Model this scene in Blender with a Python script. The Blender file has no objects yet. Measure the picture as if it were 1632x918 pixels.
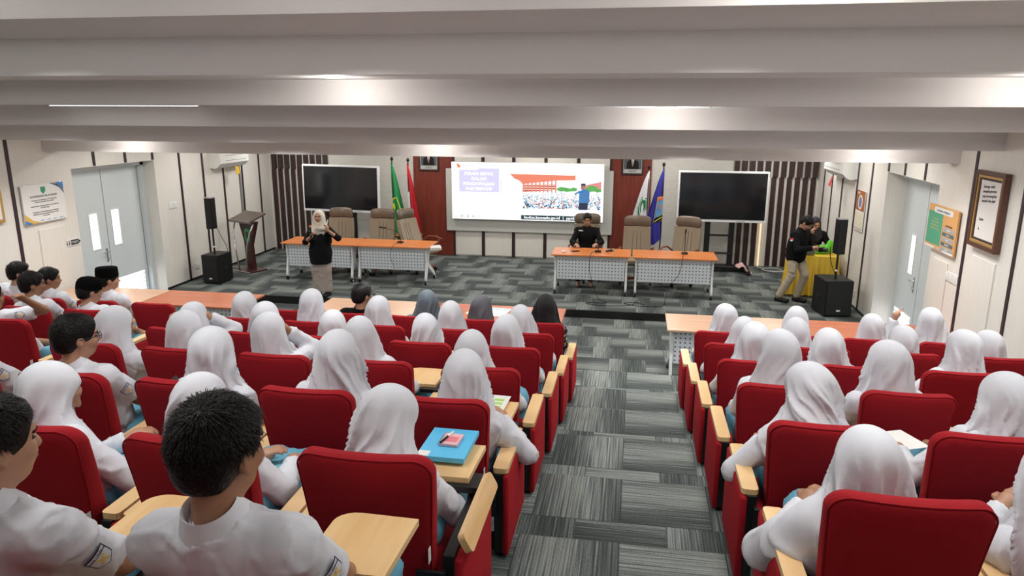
import bpy, bmesh, math, random
import numpy as np
from mathutils import Vector, Matrix
random.seed(7); np.random.seed(7)
S = bpy.context.scene
COL = S.collection
PI = math.pi

# ------------------------------------------------------------------ camera, world, exposure
cam = bpy.data.cameras.new('camera'); camo = bpy.data.objects.new('camera', cam); COL.objects.link(camo)
cam.sensor_width = 36; cam.lens = 1167.3/1632*36; cam.clip_start = .05
_p, _w, _r = .2407, .1651, .0032
_f = Vector((-math.sin(_w)*math.cos(_p), math.cos(_w)*math.cos(_p), -math.sin(_p)))
_x = Vector((math.cos(_w), math.sin(_w), 0)); _u = _x.cross(_f)
_x2 = _x*math.cos(_r)+_u*math.sin(_r); _u2 = -_x*math.sin(_r)+_u*math.cos(_r)
camo.matrix_world = Matrix(((_x2.x, _u2.x, -_f.x, 0), (_x2.y, _u2.y, -_f.y, 0), (_x2.z, _u2.z, -_f.z, 3.4), (0, 0, 0, 1)))
S.camera = camo
wd = bpy.data.worlds.new('world'); S.world = wd; wd.use_nodes = True
wd.node_tree.nodes['Background'].inputs[0].default_value = (.75, .85, 1, 1)
wd.node_tree.nodes['Background'].inputs[1].default_value = 1.0
S.view_settings.view_transform = 'Standard'; S.view_settings.look = 'None'
S.view_settings.exposure = 0.3; S.view_settings.gamma = 1; S.view_settings.use_curve_mapping = False

def area(name, loc, sx, sy, power, color=(1, .98, .95), rot=(0, 0, 0), spread=PI):
    l = bpy.data.lights.new(name, 'AREA'); l.shape = 'RECTANGLE'; l.size = sx; l.size_y = sy; l.energy = power; l.color = color; l.spread = spread
    o = bpy.data.objects.new(name, l); o.location = loc; o.rotation_euler = rot; COL.objects.link(o); return o
# added fill lights over the seats, no fixtures there; ceiling lights over the stage
for y, z, p in ((2.6, 4.13, 14), (5.0, 3.91, 24), (7.0, 3.40, 18), (8.0, 3.18, 16), (9.05, 2.965, 18)):
    for x in (-7.2, -4.6, -2.0, .6, 2.8):
        area('seat_fill_light', (x, y, z), .5, .3, p*.62, (1, .985, .965), spread=2.1)
for x in (-6.6, -4.2, -1.8, .6, 2.9):      # unseen fill points added to brighten the high ceiling
    for y in (1.2, 3.0):
        l = bpy.data.lights.new('ceiling_fill_light', 'POINT'); l.energy = 11; l.shadow_soft_size = .12; l.color = (1, .985, .965)
        o = bpy.data.objects.new('ceiling_fill_light', l); o.location = (x, y, 4.0); COL.objects.link(o)
for x in (-6.5, -3, .5, 3): area('seat_fill_light', (x, -.2, 4.13), .6, .6, 4, (1, .985, .96))  # weak added fill behind the camera
for x in (-7.2, -4.6, -2.0, .6, 2.8):
    for y, p in ((10.6, 26), (12.6, 28), (14.8, 32)):
        area('stage_panel_light', (x, y, 3.07), .6, .4, p*.66, (1, .975, .93))

# ------------------------------------------------------------------ materials
MATS = {}
def mat(name, col, rough=.6, metal=0, emit=0, noise=0, nscale=8, bump=0, bscale=60, sheen=0, col2=None, alpha=1, spec=.5):
    if name in MATS: return MATS[name]
    m = bpy.data.materials.new(name); m.use_nodes = True; nt = m.node_tree; b = nt.nodes['Principled BSDF']
    b.inputs['Base Color'].default_value = (*col, 1); b.inputs['Roughness'].default_value = rough; b.inputs['Metallic'].default_value = metal
    b.inputs['Specular IOR Level'].default_value = spec
    if sheen: b.inputs['Sheen Weight'].default_value = sheen; b.inputs['Sheen Roughness'].default_value = .5; b.inputs['Sheen Tint'].default_value = (min(1, col[0]*3+.05), col[1]*3+.02, col[2]*3+.02, 1)
    if emit: b.inputs['Base Color'].default_value = (.02, .02, .02, 1); b.inputs['Emission Color'].default_value = (*col, 1); b.inputs['Emission Strength'].default_value = emit
    tc = nt.nodes.new('ShaderNodeTexCoord')
    if noise:
        n = nt.nodes.new('ShaderNodeTexNoise'); n.inputs['Scale'].default_value = nscale; nt.links.new(tc.outputs['Object'], n.inputs['Vector'])
        n.inputs['Detail'].default_value = 4
        r = nt.nodes.new('ShaderNodeMix'); r.data_type = 'RGBA'
        c2 = col2 or tuple(max(0, c*(1-noise)) for c in col)
        r.inputs[6].default_value = (*c2, 1); r.inputs[7].default_value = (*col, 1)
        nt.links.new(n.outputs['Fac'], r.inputs[0]); nt.links.new(r.outputs[2], b.inputs['Base Color'])
    if bump:
        n2 = nt.nodes.new('ShaderNodeTexNoise'); n2.inputs['Scale'].default_value = bscale; nt.links.new(tc.outputs['Object'], n2.inputs['Vector'])
        bp = nt.nodes.new('ShaderNodeBump'); bp.inputs['Strength'].default_value = bump; bp.inputs['Distance'].default_value = .01
        nt.links.new(n2.outputs['Fac'], bp.inputs['Height']); nt.links.new(bp.outputs[0], b.inputs['Normal'])
    MATS[name] = m; return m

def wave_mat(name, c1, c2, scale, axis='X', rough=.4, dist=2, detail=3, stretch=(1, 1, 1), spec=.5):
    m = mat(name, c1, rough, spec=spec); nt = m.node_tree; b = nt.nodes['Principled BSDF']
    tc = nt.nodes.new('ShaderNodeTexCoord'); mp = nt.nodes.new('ShaderNodeMapping'); mp.inputs['Scale'].default_value = stretch
    n = nt.nodes.new('ShaderNodeTexNoise'); n.inputs['Scale'].default_value = scale; n.inputs['Detail'].default_value = detail; n.inputs['Distortion'].default_value = dist*.1
    r = nt.nodes.new('ShaderNodeValToRGB'); r.color_ramp.elements[0].color = (*c1, 1); r.color_ramp.elements[1].color = (*c2, 1)
    r.color_ramp.elements[0].position = .35; r.color_ramp.elements[1].position = .65
    nt.links.new(tc.outputs['Object'], mp.inputs[0]); nt.links.new(mp.outputs[0], n.inputs['Vector']); nt.links.new(n.outputs['Fac'], r.inputs[0]); nt.links.new(r.outputs[0], b.inputs['Base Color'])
    return m

def carpet_mat():
    m = mat('carpet', (.1, .1, .1), .95, spec=.1); nt = m.node_tree; b = nt.nodes['Principled BSDF']; L = nt.links
    tc = nt.nodes.new('ShaderNodeTexCoord'); sp = nt.nodes.new('ShaderNodeSeparateXYZ'); L.new(tc.outputs['Object'], sp.inputs[0])
    oi = nt.nodes.new('ShaderNodeObjectInfo')
    def M(op, a, bb=None, v=None):
        n = nt.nodes.new('ShaderNodeMath'); n.operation = op; L.new(a, n.inputs[0])
        if bb is not None: L.new(bb, n.inputs[1])
        if v is not None: n.inputs[1].default_value = v
        return n.outputs[0]
    # broad soft bands across the tile, shifted per tile
    sh = M('MULTIPLY', oi.outputs['Random'], v=1.5); xs = M('ADD', M('MULTIPLY', sp.outputs['Y'], v=2.2), sh)
    w = M('SINE', M('MULTIPLY', xs, v=4.6)); w = M('ADD', M('MULTIPLY', w, v=.5), v=.5)
    # thin lines
    mp = nt.nodes.new('ShaderNodeMapping'); mp.inputs['Scale'].default_value = (1.5, 95, 1); L.new(tc.outputs['Object'], mp.inputs[0])
    n1 = nt.nodes.new('ShaderNodeTexNoise'); n1.inputs['Scale'].default_value = 1; n1.inputs['Detail'].default_value = 1; L.new(mp.outputs[0], n1.inputs['Vector'])
    ln = M('MULTIPLY', M('SUBTRACT', n1.outputs['Fac'], v=.5), v=1.9)
    ng = nt.nodes.new('ShaderNodeTexNoise'); ng.inputs['Scale'].default_value = 90; L.new(tc.outputs['Object'], ng.inputs['Vector'])
    g = M('MULTIPLY', M('SUBTRACT', ng.outputs['Fac'], v=.5), v=.5)
    t = M('ADD', M('ADD', M('ADD', M('MULTIPLY', w, v=.62), v=.16), g), ln)
    r = nt.nodes.new('ShaderNodeValToRGB'); cr = r.color_ramp
    cr.elements[0].color = (.045, .055, .053, 1); cr.elements[1].color = (.25, .275, .255, 1); cr.elements[0].position = .05; cr.elements[1].position = 1
    e = cr.elements.new(.45); e.color = (.098, .110, .105, 1)
    L.new(t, r.inputs[0]); L.new(r.outputs[0], b.inputs['Base Color'])
    bp = nt.nodes.new('ShaderNodeBump'); bp.inputs['Strength'].default_value = .4; bp.inputs['Distance'].default_value = .004
    L.new(t, bp.inputs['Height']); L.new(bp.outputs[0], b.inputs['Normal'])
    return m

def perf_mat():
    m = mat('perforated_steel', (.70, .75, .80), .4); nt = m.node_tree; b = nt.nodes['Principled BSDF']; L = nt.links
    tc = nt.nodes.new('ShaderNodeTexCoord'); sp = nt.nodes.new('ShaderNodeSeparateXYZ'); L.new(tc.outputs['Object'], sp.inputs[0])
    def M(op, a, v, a2=None):
        n = nt.nodes.new('ShaderNodeMath'); n.operation = op; L.new(a, n.inputs[0])
        if a2 is None: n.inputs[1].default_value = v
        else: L.new(a2, n.inputs[1])
        return n.outputs[0]
    def cell(o):
        f = M('FRACT', M('MULTIPLY', o, 17.0), 0); f = M('SUBTRACT', f, .5); return M('MULTIPLY', f, 0, f)
    d = M('ADD', cell(sp.outputs['X']), 0, cell(sp.outputs['Z']))
    hole = M('LESS_THAN', d, .04)
    mx = nt.nodes.new('ShaderNodeMix'); mx.data_type = 'RGBA'; mx.inputs[6].default_value = (.72, .77, .82, 1); mx.inputs[7].default_value = (.12, .13, .15, 1)
    L.new(hole, mx.inputs[0]); L.new(mx.outputs[2], b.inputs['Base Color']); return m

def brick_mat(name, c1, c2, mortar, scale):
    m = mat(name, c1, .8); nt = m.node_tree; b = nt.nodes['Principled BSDF']
    tc = nt.nodes.new('ShaderNodeTexCoord'); mp = nt.nodes.new('ShaderNodeMapping'); mp.inputs['Rotation'].default_value = (PI/2, 0, 0)
    br = nt.nodes.new('ShaderNodeTexBrick'); br.inputs['Scale'].default_value = scale; br.inputs['Color1'].default_value = (*c1, 1); br.inputs['Color2'].default_value = (*c2, 1); br.inputs['Mortar'].default_value = (*mortar, 1)
    br.inputs['Mortar Size'].default_value = .012
    nt.links.new(tc.outputs['Object'], mp.inputs[0]); nt.links.new(mp.outputs[0], br.inputs[0]); nt.links.new(br.outputs[0], b.inputs['Base Color'])
    return m

WALL = wave_mat('cream_wall', (.735, .705, .645), (.765, .74, .685), 40, rough=.55, stretch=(1, 1, .06))
CEIL = mat('ceiling_paint', (.70, .665, .65), .8, noise=.03, nscale=2)
RED = mat('red_fabric', (.34, .0062, .0125), .85, noise=.25, nscale=400, bump=.25, bscale=500, sheen=.15, spec=.25)
WOOD = wave_mat('pale_beech', (.70, .45, .20), (.80, .56, .29), 14, rough=.32, stretch=(1, .12, 1))
BLACK = mat('black_steel', (.006, .006, .007), .45)
BLKPL = mat('black_plastic', (.007, .007, .008), .45, spec=.3)
CHROME = mat('chrome', (.75, .75, .77), .15, 1)
DESK = wave_mat('cherry_laminate', (.38, .105, .045), (.47, .145, .065), 10, rough=.28, stretch=(.15, 1, 1))
DESK2 = wave_mat('orange_laminate', (.62, .19, .05), (.72, .25, .075), 10, rough=.3, stretch=(.12, 1, 1))
DESKL = wave_mat('tan_glare_laminate', (.50, .30, .19), (.58, .36, .24), 10, rough=.28, stretch=(.15, 1, 1))  # tan puts glare into the cherry tops' colour; left wall desk is tan
WHITE = mat('white_enamel', (.78, .80, .82), .35)
PLAST = mat('white_plastic', (.80, .80, .77), .4)
DOORM = mat('door_paint', (.66, .71, .72), .3, noise=.03)
DARKW = mat('dark_purple_strip', (.035, .018, .022), .4)
SLATW = wave_mat('dark_walnut_slat', (.030, .013, .012), (.05, .022, .02), 20, rough=.45, stretch=(1, 1, .1))
REDW = wave_mat('mahogany_panel', (.15, .025, .014), (.20, .036, .02), 16, rough=.4, stretch=(1, 1, .1))
SKIN = mat('skin', (.44, .235, .145), .5, noise=.1, nscale=20)
SKIN2 = mat('skin_tan', (.33, .16, .09), .5, noise=.1, nscale=20)
WSHIRT = mat('white_shirt', (.63, .65, .70), .8, bump=.15, bscale=25)
WHIJ = mat('white_headscarf', (.60, .62, .665), .75, bump=.12, bscale=18)
BLUE = mat('blue_uniform', (.13, .38, .52), .8, noise=.15, nscale=15)
HAIR = mat('black_hair', (.004, .0035, .0035), .45, bump=.5, bscale=120, spec=.22)
VELVET = mat('black_velvet', (.003, .003, .003), .95, spec=.05)
BSHIRT = mat('black_shirt', (.005, .005, .006), .85, bump=.15, bscale=25, spec=.15)
KHAKI = mat('khaki_cloth', (.45, .38, .28), .85, bump=.2, bscale=25)
TAUPE = mat('taupe_skirt', (.33, .28, .25), .85)
CREAMH = mat('cream_headscarf', (.62, .56, .48), .75)
GREYH = mat('charcoal_headscarf', (.10, .10, .115), .8)
BLGREY = mat('slate_headscarf', (.115, .15, .175), .7)
DKHIJ = mat('dark_plum_headscarf', (.025, .018, .026), .8)
LEATH = mat('taupe_leather', (.30, .24, .165), .38, bump=.1, bscale=30)
LEATHD = mat('brown_leather', (.15, .11, .075), .38, bump=.1, bscale=30)
GLASSB = mat('screen_glass', (.012, .012, .014), .12)
YELLOW = mat('yellow_satin', (.72, .47, .045), .5)
GOLD = mat('gold_gilt', (.62, .38, .12), .35, .6)
DARKE = mat('dark_eye', (.01, .008, .008), .2)
LIP = mat('lips', (.35, .10, .09), .5)
DAY = mat('daylight_glass', (1, 1, 1), .5, emit=3.0)
CARPET = carpet_mat(); PERF = perf_mat()
BRICKW = brick_mat('white_brick_wallpaper', (.64, .62, .56), (.60, .58, .53), (.50, .48, .43), 6.0)
def floral_mat():
    m = mat('black_floral_cloth', (.006, .006, .008), .8); nt = m.node_tree; b = nt.nodes['Principled BSDF']; L = nt.links
    tc = nt.nodes.new('ShaderNodeTexCoord'); v = nt.nodes.new('ShaderNodeTexVoronoi'); v.inputs['Scale'].default_value = 26; L.new(tc.outputs['Object'], v.inputs['Vector'])
    n = nt.nodes.new('ShaderNodeTexNoise'); n.inputs['Scale'].default_value = 9; L.new(tc.outputs['Object'], n.inputs['Vector'])
    sp = nt.nodes.new('ShaderNodeSeparateXYZ'); L.new(tc.outputs['Object'], sp.inputs[0])
    z = nt.nodes.new('ShaderNodeMapRange'); z.inputs[1].default_value = 1.04; z.inputs[2].default_value = .92; z.inputs[3].default_value = -.25; z.inputs[4].default_value = .12; L.new(sp.outputs['Z'], z.inputs[0])
    a = nt.nodes.new('ShaderNodeMath'); a.operation = 'ADD'; L.new(n.outputs['Fac'], a.inputs[0]); L.new(z.outputs[0], a.inputs[1])
    g = nt.nodes.new('ShaderNodeMath'); g.operation = 'GREATER_THAN'; L.new(a.outputs[0], g.inputs[0]); g.inputs[1].default_value = .54
    l = nt.nodes.new('ShaderNodeMath'); l.operation = 'LESS_THAN'; L.new(v.outputs['Distance'], l.inputs[0]); l.inputs[1].default_value = .42
    k = nt.nodes.new('ShaderNodeMath'); k.operation = 'MULTIPLY'; L.new(g.outputs[0], k.inputs[0]); L.new(l.outputs[0], k.inputs[1])
    r = nt.nodes.new('ShaderNodeValToRGB'); r.color_ramp.elements[0].color = (.12, .25, .38, 1); r.color_ramp.elements[1].color = (.62, .60, .50, 1)
    s2 = nt.nodes.new('ShaderNodeSeparateColor'); L.new(v.outputs['Color'], s2.inputs[0]); L.new(s2.outputs[0], r.inputs[0])
    mx = nt.nodes.new('ShaderNodeMix'); mx.data_type = 'RGBA'; mx.inputs[6].default_value = (.006, .006, .008, 1); L.new(r.outputs[0], mx.inputs[7]); L.new(k.outputs[0], mx.inputs[0]); L.new(mx.outputs[2], b.inputs['Base Color'])
    return m
FLORAL = floral_mat()

# ------------------------------------------------------------------ mesh helpers
def link(name, me, m, parent=None):
    o = bpy.data.objects.new(name, me); COL.objects.link(o)
    if m is not None: me.materials.append(m)
    if parent: o.parent = parent
    return o
class MB:
    def __init__(s): s.v = []; s.f = []
    def add(s, vs, fs):
        n = len(s.v); s.v += [tuple(v) for v in vs]; s.f += [tuple(i+n for i in f) for f in fs]; return s
    def box(s, x0, x1, y0, y1, z0, z1, c=0, M=None):
        # chamfered box
        if c <= 0:
            vs = [(x, y, z) for x in (x0, x1) for y in (y0, y1) for z in (z0, z1)]
            fs = [(0, 1, 3, 2), (4, 6, 7, 5), (0, 4, 5, 1), (2, 3, 7, 6), (0, 2, 6, 4), (1, 5, 7, 3)]
        else:
            bm = bmesh.new(); bmesh.ops.create_cube(bm, size=1)
            for v in bm.verts: v.co = Vector(((x0+x1)/2+v.co.x*(x1-x0), (y0+y1)/2+v.co.y*(y1-y0), (z0+z1)/2+v.co.z*(z1-z0)))
            bmesh.ops.bevel(bm, geom=bm.edges[:], offset=c, segments=2, profile=.5, affect='EDGES')
            vs = [v.co.copy() for v in bm.verts]; fs = [[v.index for v in f.verts] for f in bm.faces]; bm.free()
        if M is not None: vs = [M @ Vector(v) for v in vs]
        return s.add(vs, fs)
    def cyl(s, a, b, r, r2=None, n=12, cap=True):
        a = Vector(a); b = Vector(b); r2 = r if r2 is None else r2; d = (b-a).normalized()
        u = d.orthogonal().normalized(); w = d.cross(u); vs = []
        for p, q in ((a, r), (b, r2)):
            for i in range(n): t = 2*PI*i/n; vs.append(p+(u*math.cos(t)+w*math.sin(t))*q)
        fs = [(i, (i+1) % n, n+(i+1) % n, n+i) for i in range(n)]
        if cap: fs += [tuple(range(n))[::-1], tuple(range(n, 2*n))]
        return s.add(vs, fs)
    def tube(s, pts, r, n=8, closed=False):
        pts = [Vector(p) for p in pts]; vs = []; m = len(pts); u = None
        for i, p in enumerate(pts):
            d = (pts[(i+1) % m if closed else min(i+1, m-1)]-pts[(i-1) % m if closed else max(i-1, 0)]).normalized()
            if u is None: u = d.orthogonal().normalized()
            u = (u-d*u.dot(d)).normalized(); w = d.cross(u); q = r(i/(m-1)) if callable(r) else r
            for k in range(n): t = 2*PI*k/n; vs.append(p+(u*math.cos(t)+w*math.sin(t))*q)
        fs = []
        for i in range(m if closed else m-1):
            j = (i+1) % m
            for k in range(n): fs.append((i*n+k, i*n+(k+1) % n, j*n+(k+1) % n, j*n+k))
        if not closed: fs += [tuple(range(n))[::-1], tuple(range((m-1)*n, m*n))]
        return s.add(vs, fs)
    def prism(s, poly, z0, z1, ax='z'):
        n = len(poly); P = lambda a, b, z: (a, b, z) if ax == 'z' else ((a, z, b) if ax == 'y' else (z, a, b))
        vs = [P(a, b, z0) for a, b in poly]+[P(a, b, z1) for a, b in poly]
        return s.add(vs, [tuple(range(n))[::-1], tuple(range(n, 2*n))]+[(i, (i+1) % n, n+(i+1) % n, n+i) for i in range(n)])
    def grid(s, fn, nu, nv):
        vs = [fn(i/nu, j/nv) for j in range(nv+1) for i in range(nu+1)]
        return s.add(vs, [(j*(nu+1)+i, j*(nu+1)+i+1, (j+1)*(nu+1)+i+1, (j+1)*(nu+1)+i) for j in range(nv) for i in range(nu)])
    def lathe(s, prof, n=16, c=(0, 0, 0)):
        vs = [(c[0]+r*math.cos(2*PI*i/n), c[1]+r*math.sin(2*PI*i/n), c[2]+z) for r, z in prof for i in range(n)]
        fs = [(j*n+i, j*n+(i+1) % n, (j+1)*n+(i+1) % n, (j+1)*n+i) for j in range(len(prof)-1) for i in range(n)]
        return s.add(vs, fs)
    def mesh(s, name='m', smooth=None):
        me = bpy.data.meshes.new(name); me.from_pydata(s.v, [], s.f)
        bm = bmesh.new(); bm.from_mesh(me); bmesh.ops.recalc_face_normals(bm, faces=bm.faces[:]); bm.to_mesh(me); bm.free()
        if smooth: 
            for p in me.polygons: p.use_smooth = True
            try: me.set_sharp_from_angle(angle=smooth)
            except Exception: pass
        return me
    def build(s, name, m, parent=None, smooth=None): return link(name, s.mesh(name, smooth), m, parent)
def tag(o, label, cat, group=None):
    o['label'] = label; o['category'] = cat
    if group: o['group'] = group
    return o
def thing(name, label, cat, loc=(0, 0, 0), rz=0, group=None):
    o = bpy.data.objects.new(name, None); COL.objects.link(o); o.location = loc; o.rotation_euler = (0, 0, rz); o.empty_display_size = .1
    return tag(o, label, cat, group)
def struct(name, mb, m, parent=None, smooth=None):
    o = mb.build(name, m, parent, smooth)
    if not parent: o['kind'] = 'structure'
    return o
def dup(root, loc, rz, label, group=None):
    r = root.copy(); COL.objects.link(r); r.location = loc; r.rotation_euler = (0, 0, rz); r['label'] = label
    if group: r['group'] = group
    for ch in list(root.children):
        c = ch.copy(); COL.objects.link(c); c.parent = r
        for g in ch.children:
            d = g.copy(); COL.objects.link(d); d.parent = c
    return r
def text(name, s, size, m, parent, loc, rot, align='CENTER', ext=.0006, sx=1):
    c = bpy.data.curves.new(name, 'FONT'); c.body = s; c.size = size; c.align_x = align; c.align_y = 'CENTER'; c.extrude = ext; c.materials.append(m); c.resolution_u = 2
    o = bpy.data.objects.new(name, c); COL.objects.link(o); o.location = loc; o.rotation_euler = rot; o.scale = (sx, 1, 1)
    me = bpy.data.meshes.new_from_object(o); me.materials.clear(); me.materials.append(m); bpy.data.objects.remove(o)
    o = bpy.data.objects.new(name, me); COL.objects.link(o); o.location = loc; o.rotation_euler = rot; o.scale = (sx, 1, 1)
    if parent: o.parent = parent
    return o
def rrect(w, h, r, n=5, cx=0, cy=0):
    out = []
    for k, (sx, sy) in enumerate(((1, 1), (-1, 1), (-1, -1), (1, -1))):
        for i in range(n+1):
            t = PI/2*(k+i/n); out.append((cx+sx*(w/2-r)+r*math.cos(t), cy+sy*(h/2-r)+r*math.sin(t)))
    return out

# ------------------------------------------------------------------ room shell
XL, XR, YB, YN = -8.4, 3.74, 16.05, -1.6
def tier(k): return 1.326-.177*k
NOSE = [3.24, 4.22, 5.19, 6.15, 7.09, 8.09]
fl = MB().box(XL, XR, 8.40, 11.82, -.15, -.006); floor_o = struct('floor', fl, CARPET)
st = MB().box(XL, XR, 11.84, YB+.1, -.15, .124); stage_o = struct('floor_stage', st, CARPET)
struct('trim_1', MB().box(XL, XR, 11.82, 11.845, -.01, .128), BLACK)
tile_me = MB().box(-.2485, .2485, -.2485, .2485, -.006, 0).mesh('tile'); tile_me.materials.append(CARPET)
tile_half = MB().box(-.2485, .2485, -.2485, .2485, -.006, 0).mesh('tileh'); tile_half.materials.append(CARPET)
def tile(parent, x, y, z, rot, sx=1, sy=1):
    o = bpy.data.objects.new('carpet_tile', tile_me); COL.objects.link(o); o.location = (x, y, z); o.rotation_euler = (0, 0, rot)
    o.scale = (sy, sx, 1) if abs(rot) > .1 else (sx, sy, 1)
    o.parent = parent
for j in range(9):
    for i in range(25):
        x0 = XL+.5*i-(.25 if j % 2 else 0); x1 = min(x0+.5, XR); x0 = max(x0, XL); y0 = 11.845+.5*j; y1 = min(y0+.5, YB)
        if x1-x0 < .05 or y1-y0 < .05: continue
        tile(stage_o, (x0+x1)/2, (y0+y1)/2, .130, PI/2 if (i+j//2) % 2 else 0, (x1-x0)/.5, (y1-y0)/.5)
for j in range(7):
    for i in range(15):
        y1 = 11.82-.5*j; y0 = max(y1-.5, 8.42); x = -5.5+.5*i+(.25 if j % 2 else 0)
        tile(floor_o, x, (y0+y1)/2, 0, PI/2 if (i+j//2) % 2 else 0, 1, (y1-y0)/.5)
prev = YN
for k in range(-3, 6):
    y1 = NOSE[k] if k >= 0 else 3.24+.97*k
    t = struct('floor_tier', MB().box(XL, XR, prev, y1, -.15, tier(k)-.006), CARPET)
    if k >= 0:
        for i in range(6):
            x = -1.25+.5*i
            tile(t, x, y1-.25, tier(k), PI/2 if i % 2 == 0 else 0)
            d = y1-.5-prev
            tile(t, x+.25, prev+d/2, tier(k), 0 if i % 2 == 0 else PI/2, 1, d/.5)
    prev = y1
struct('floor_tier', MB().box(XL, XR, prev, 8.40, -.15, .22), CARPET)
# side walls: openings for the doors at Y 9.9..11.87, height to 2.49
def side_wall(name, X, s):
    T = .45; a, b = (X, X+s*T) if s > 0 else (X-T, X)
    m = MB()
    m.box(a, b, YN, 9.9, -.2, 4.3); m.box(a, b, 11.87, YB+.1, -.2, 4.3); m.box(a, b, 9.9, 11.87, 2.49, 4.3)
    return struct(name, m, WALL)
wl = side_wall('wall_left', XL, -1); wr = side_wall('wall_right', XR, 1)
struct('wall_near', MB().box(XL, XR, YN-.2, YN, -.2, 4.3), WALL)
wb = struct('wall_back', MB().box(XL-.3, XR+.3, YB, YB+.2, -.2, 4.3), WALL)
# ceiling steps down towards the stage: soffits and risers
RS = [(4.25, 3.93, 4.15), (5.5, 3.645, 3.93), (6.5, 3.42, 3.645), (7.45, 3.20, 3.42), (8.4, 2.985, 3.20), (9.4, 2.785, 2.985)]
c = MB().box(XL, XR, YN, 4.25, 4.15, 4.4)
for i, (y, zb, zt) in enumerate(RS):
    y2 = RS[i+1][0] if i < 5 else 9.75
    c.box(XL, XR, y, y2, zb, 4.4)
c.box(XL, XR, 9.75, YB, 3.1, 4.4)
struct('ceiling', c, CEIL)
# dark vertical inlays on the side walls
def inlays(par, X, s, ys):
    for y, z0 in ys:
        a, b = sorted((X-s*.012, X+s*.002))
        MB().box(a, b, y-.028, y+.028, z0, 4.1, .003).build('wall_strip', DARKW, par)
inlays(wl, XL, -1, [(7.3, 0), (8.78, 0), (10.4, 2.5), (11.13, 2.5), (11.84, 2.5), (12.6, .13), (13.34, .13), (14.06, .13), (14.8, .13), (15.54, .13)])
inlays(wr, XR, 1, [(6.6, 0), (7.84, 0), (8.96, 0), (10.4, 2.5), (11.15, 2.5), (11.84, 2.5), (12.58, .13), (13.33, .13), (14.24, .13), (14.95, .13), (15.58, .13)])
# raised access panels on the side walls
for par, X, s, y0, y1, z1 in ((wl, XL, 1, 9.12, 9.60, 1.68), (wr, XR, -1, 9.32, 9.74, 1.61), (wr, XR, -1, 8.18, 8.72, 1.84)):
    a, b = sorted((X, X+s*.014)); MB().box(a, b, y0, y1, .5, z1, .004).build('access_panel', WALL, par)
# door frames and doors in the recesses
def door(name, X, s, y0, y1, slit, lou, hand, fname):
    D = X+s*.30                         # leaf plane
    a, b = sorted((D, D+s*.045)); d = MB()
    sy0, sy1, sz0, sz1 = slit
    d.box(a, b, y0, sy0, .02, 2.40); d.box(a, b, sy1, y1, .02, 2.40); d.box(a, b, sy0, sy1, sz1, 2.40)
    if lou:
        ly0, ly1, lz0, lz1 = lou
        d.v = []; d.f = []
        d.box(a, b, y0, y1, lz1, sz0); d.box(a, b, y0, y1, .02, lz0); d.box(a, b, y0, ly0, lz0, lz1); d.box(a, b, ly1, y1, lz0, lz1)
        d.box(a, b, y0, sy0, sz0, sz1); d.box(a, b, sy1, y1, sz0, sz1); d.box(a, b, y0, y1, sz1, 2.40)
    else: d.box(a, b, sy0, sy1, .02, sz0)
    o = struct(name, d, DOORM)
    MB().box(a+.015, b-.015, sy0, sy1, sz0, sz1).build('window_pane', DAY, o)
    f = MB(); w = .02; aa, bb = sorted((D-s*.008, D+s*.002))
    f.box(aa, bb, sy0-w, sy0, sz0-w, sz1+w); f.box(aa, bb, sy1, sy1+w, sz0-w, sz1+w); f.box(aa, bb, sy0, sy1, sz1, sz1+w); f.box(aa, bb, sy0, sy1, sz0-w, sz0); f.build('pane_frame', WHITE, o)
    if lou:
        n = 6; MB().box(D+s*.04-.002, D+s*.04+.002, ly0, ly1, lz0, lz1).build('daylight_pane', DAY, o)
        for i in range(n):
            z = lz0+(lz1-lz0)*i/(n-1)
            MB().add([(D, ly0, z-.014), (D, ly1, z-.014), (D+s*.03, ly1, z+.012), (D+s*.03, ly0, z+.012), (D, ly0, z-.006), (D, ly1, z-.006), (D+s*.03, ly1, z+.02), (D+s*.03, ly0, z+.02)],
                [(0, 1, 2, 3), (4, 7, 6, 5), (0, 4, 5, 1), (1, 5, 6, 2), (2, 6, 7, 3), (3, 7, 4, 0)]).build('louvre_slat', WHITE, o)
    if hand:
        hy, hz, hd = hand; h = MB(); h.box(*sorted((D-s*.012, D)), hy-.02, hy+.02, hz-.13, hz+.10, .004)
        h.tube([(D-s*.01, hy, hz+.04), (D-s*.05, hy, hz+.04), (D-s*.055, hy+hd*.03, hz+.04), (D-s*.05, hy+hd*.13, hz+.035)], .009)
        h.cyl((D, hy, hz-.07), (D-s*.03, hy, hz-.07), .014); h.build('door_handle', CHROME, o)
    return o
door('door_1', XL, -1, 9.98, 10.87, (10.50, 10.67, 1.12, 1.70), None, (10.80, 1.0, -1), 'l')
door('door_2', XL, -1, 10.89, 11.78, (11.02, 11.19, 1.12, 1.71), (10.98, 11.70, .18, .55), None, 'l')
door('door_3', XR, 1, 11.0, 11.92, (11.26, 11.40, 1.06, 1.62), (11.10, 11.78, .10, .46), (11.12, .95, 1), 'r')
struct('door_4', MB().box(XR+.30, XR+.345, 10.06, 10.98, .02, 2.40), DOORM)
for X, s, nm in ((XL, -1, 'trim_2'), (XR, 1, 'trim_3')):
    f = MB(); a, b = sorted((X+s*.22, X+s*.30))
    f.box(a, b, 11.79 if s < 0 else 11.93, 11.87 if s < 0 else 11.99, 0, 2.49); f.box(a, b, 9.9, 11.99, 2.41, 2.49); f.box(a, b, 9.9, 9.97, 0, 2.45)
    struct(nm, f, DOORM)
    a, b = sorted((X+s*.34, X+s*.40)); struct('wall_recess', MB().box(a, b, 9.5, 12.3, -.2, 2.6), WALL)
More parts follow.
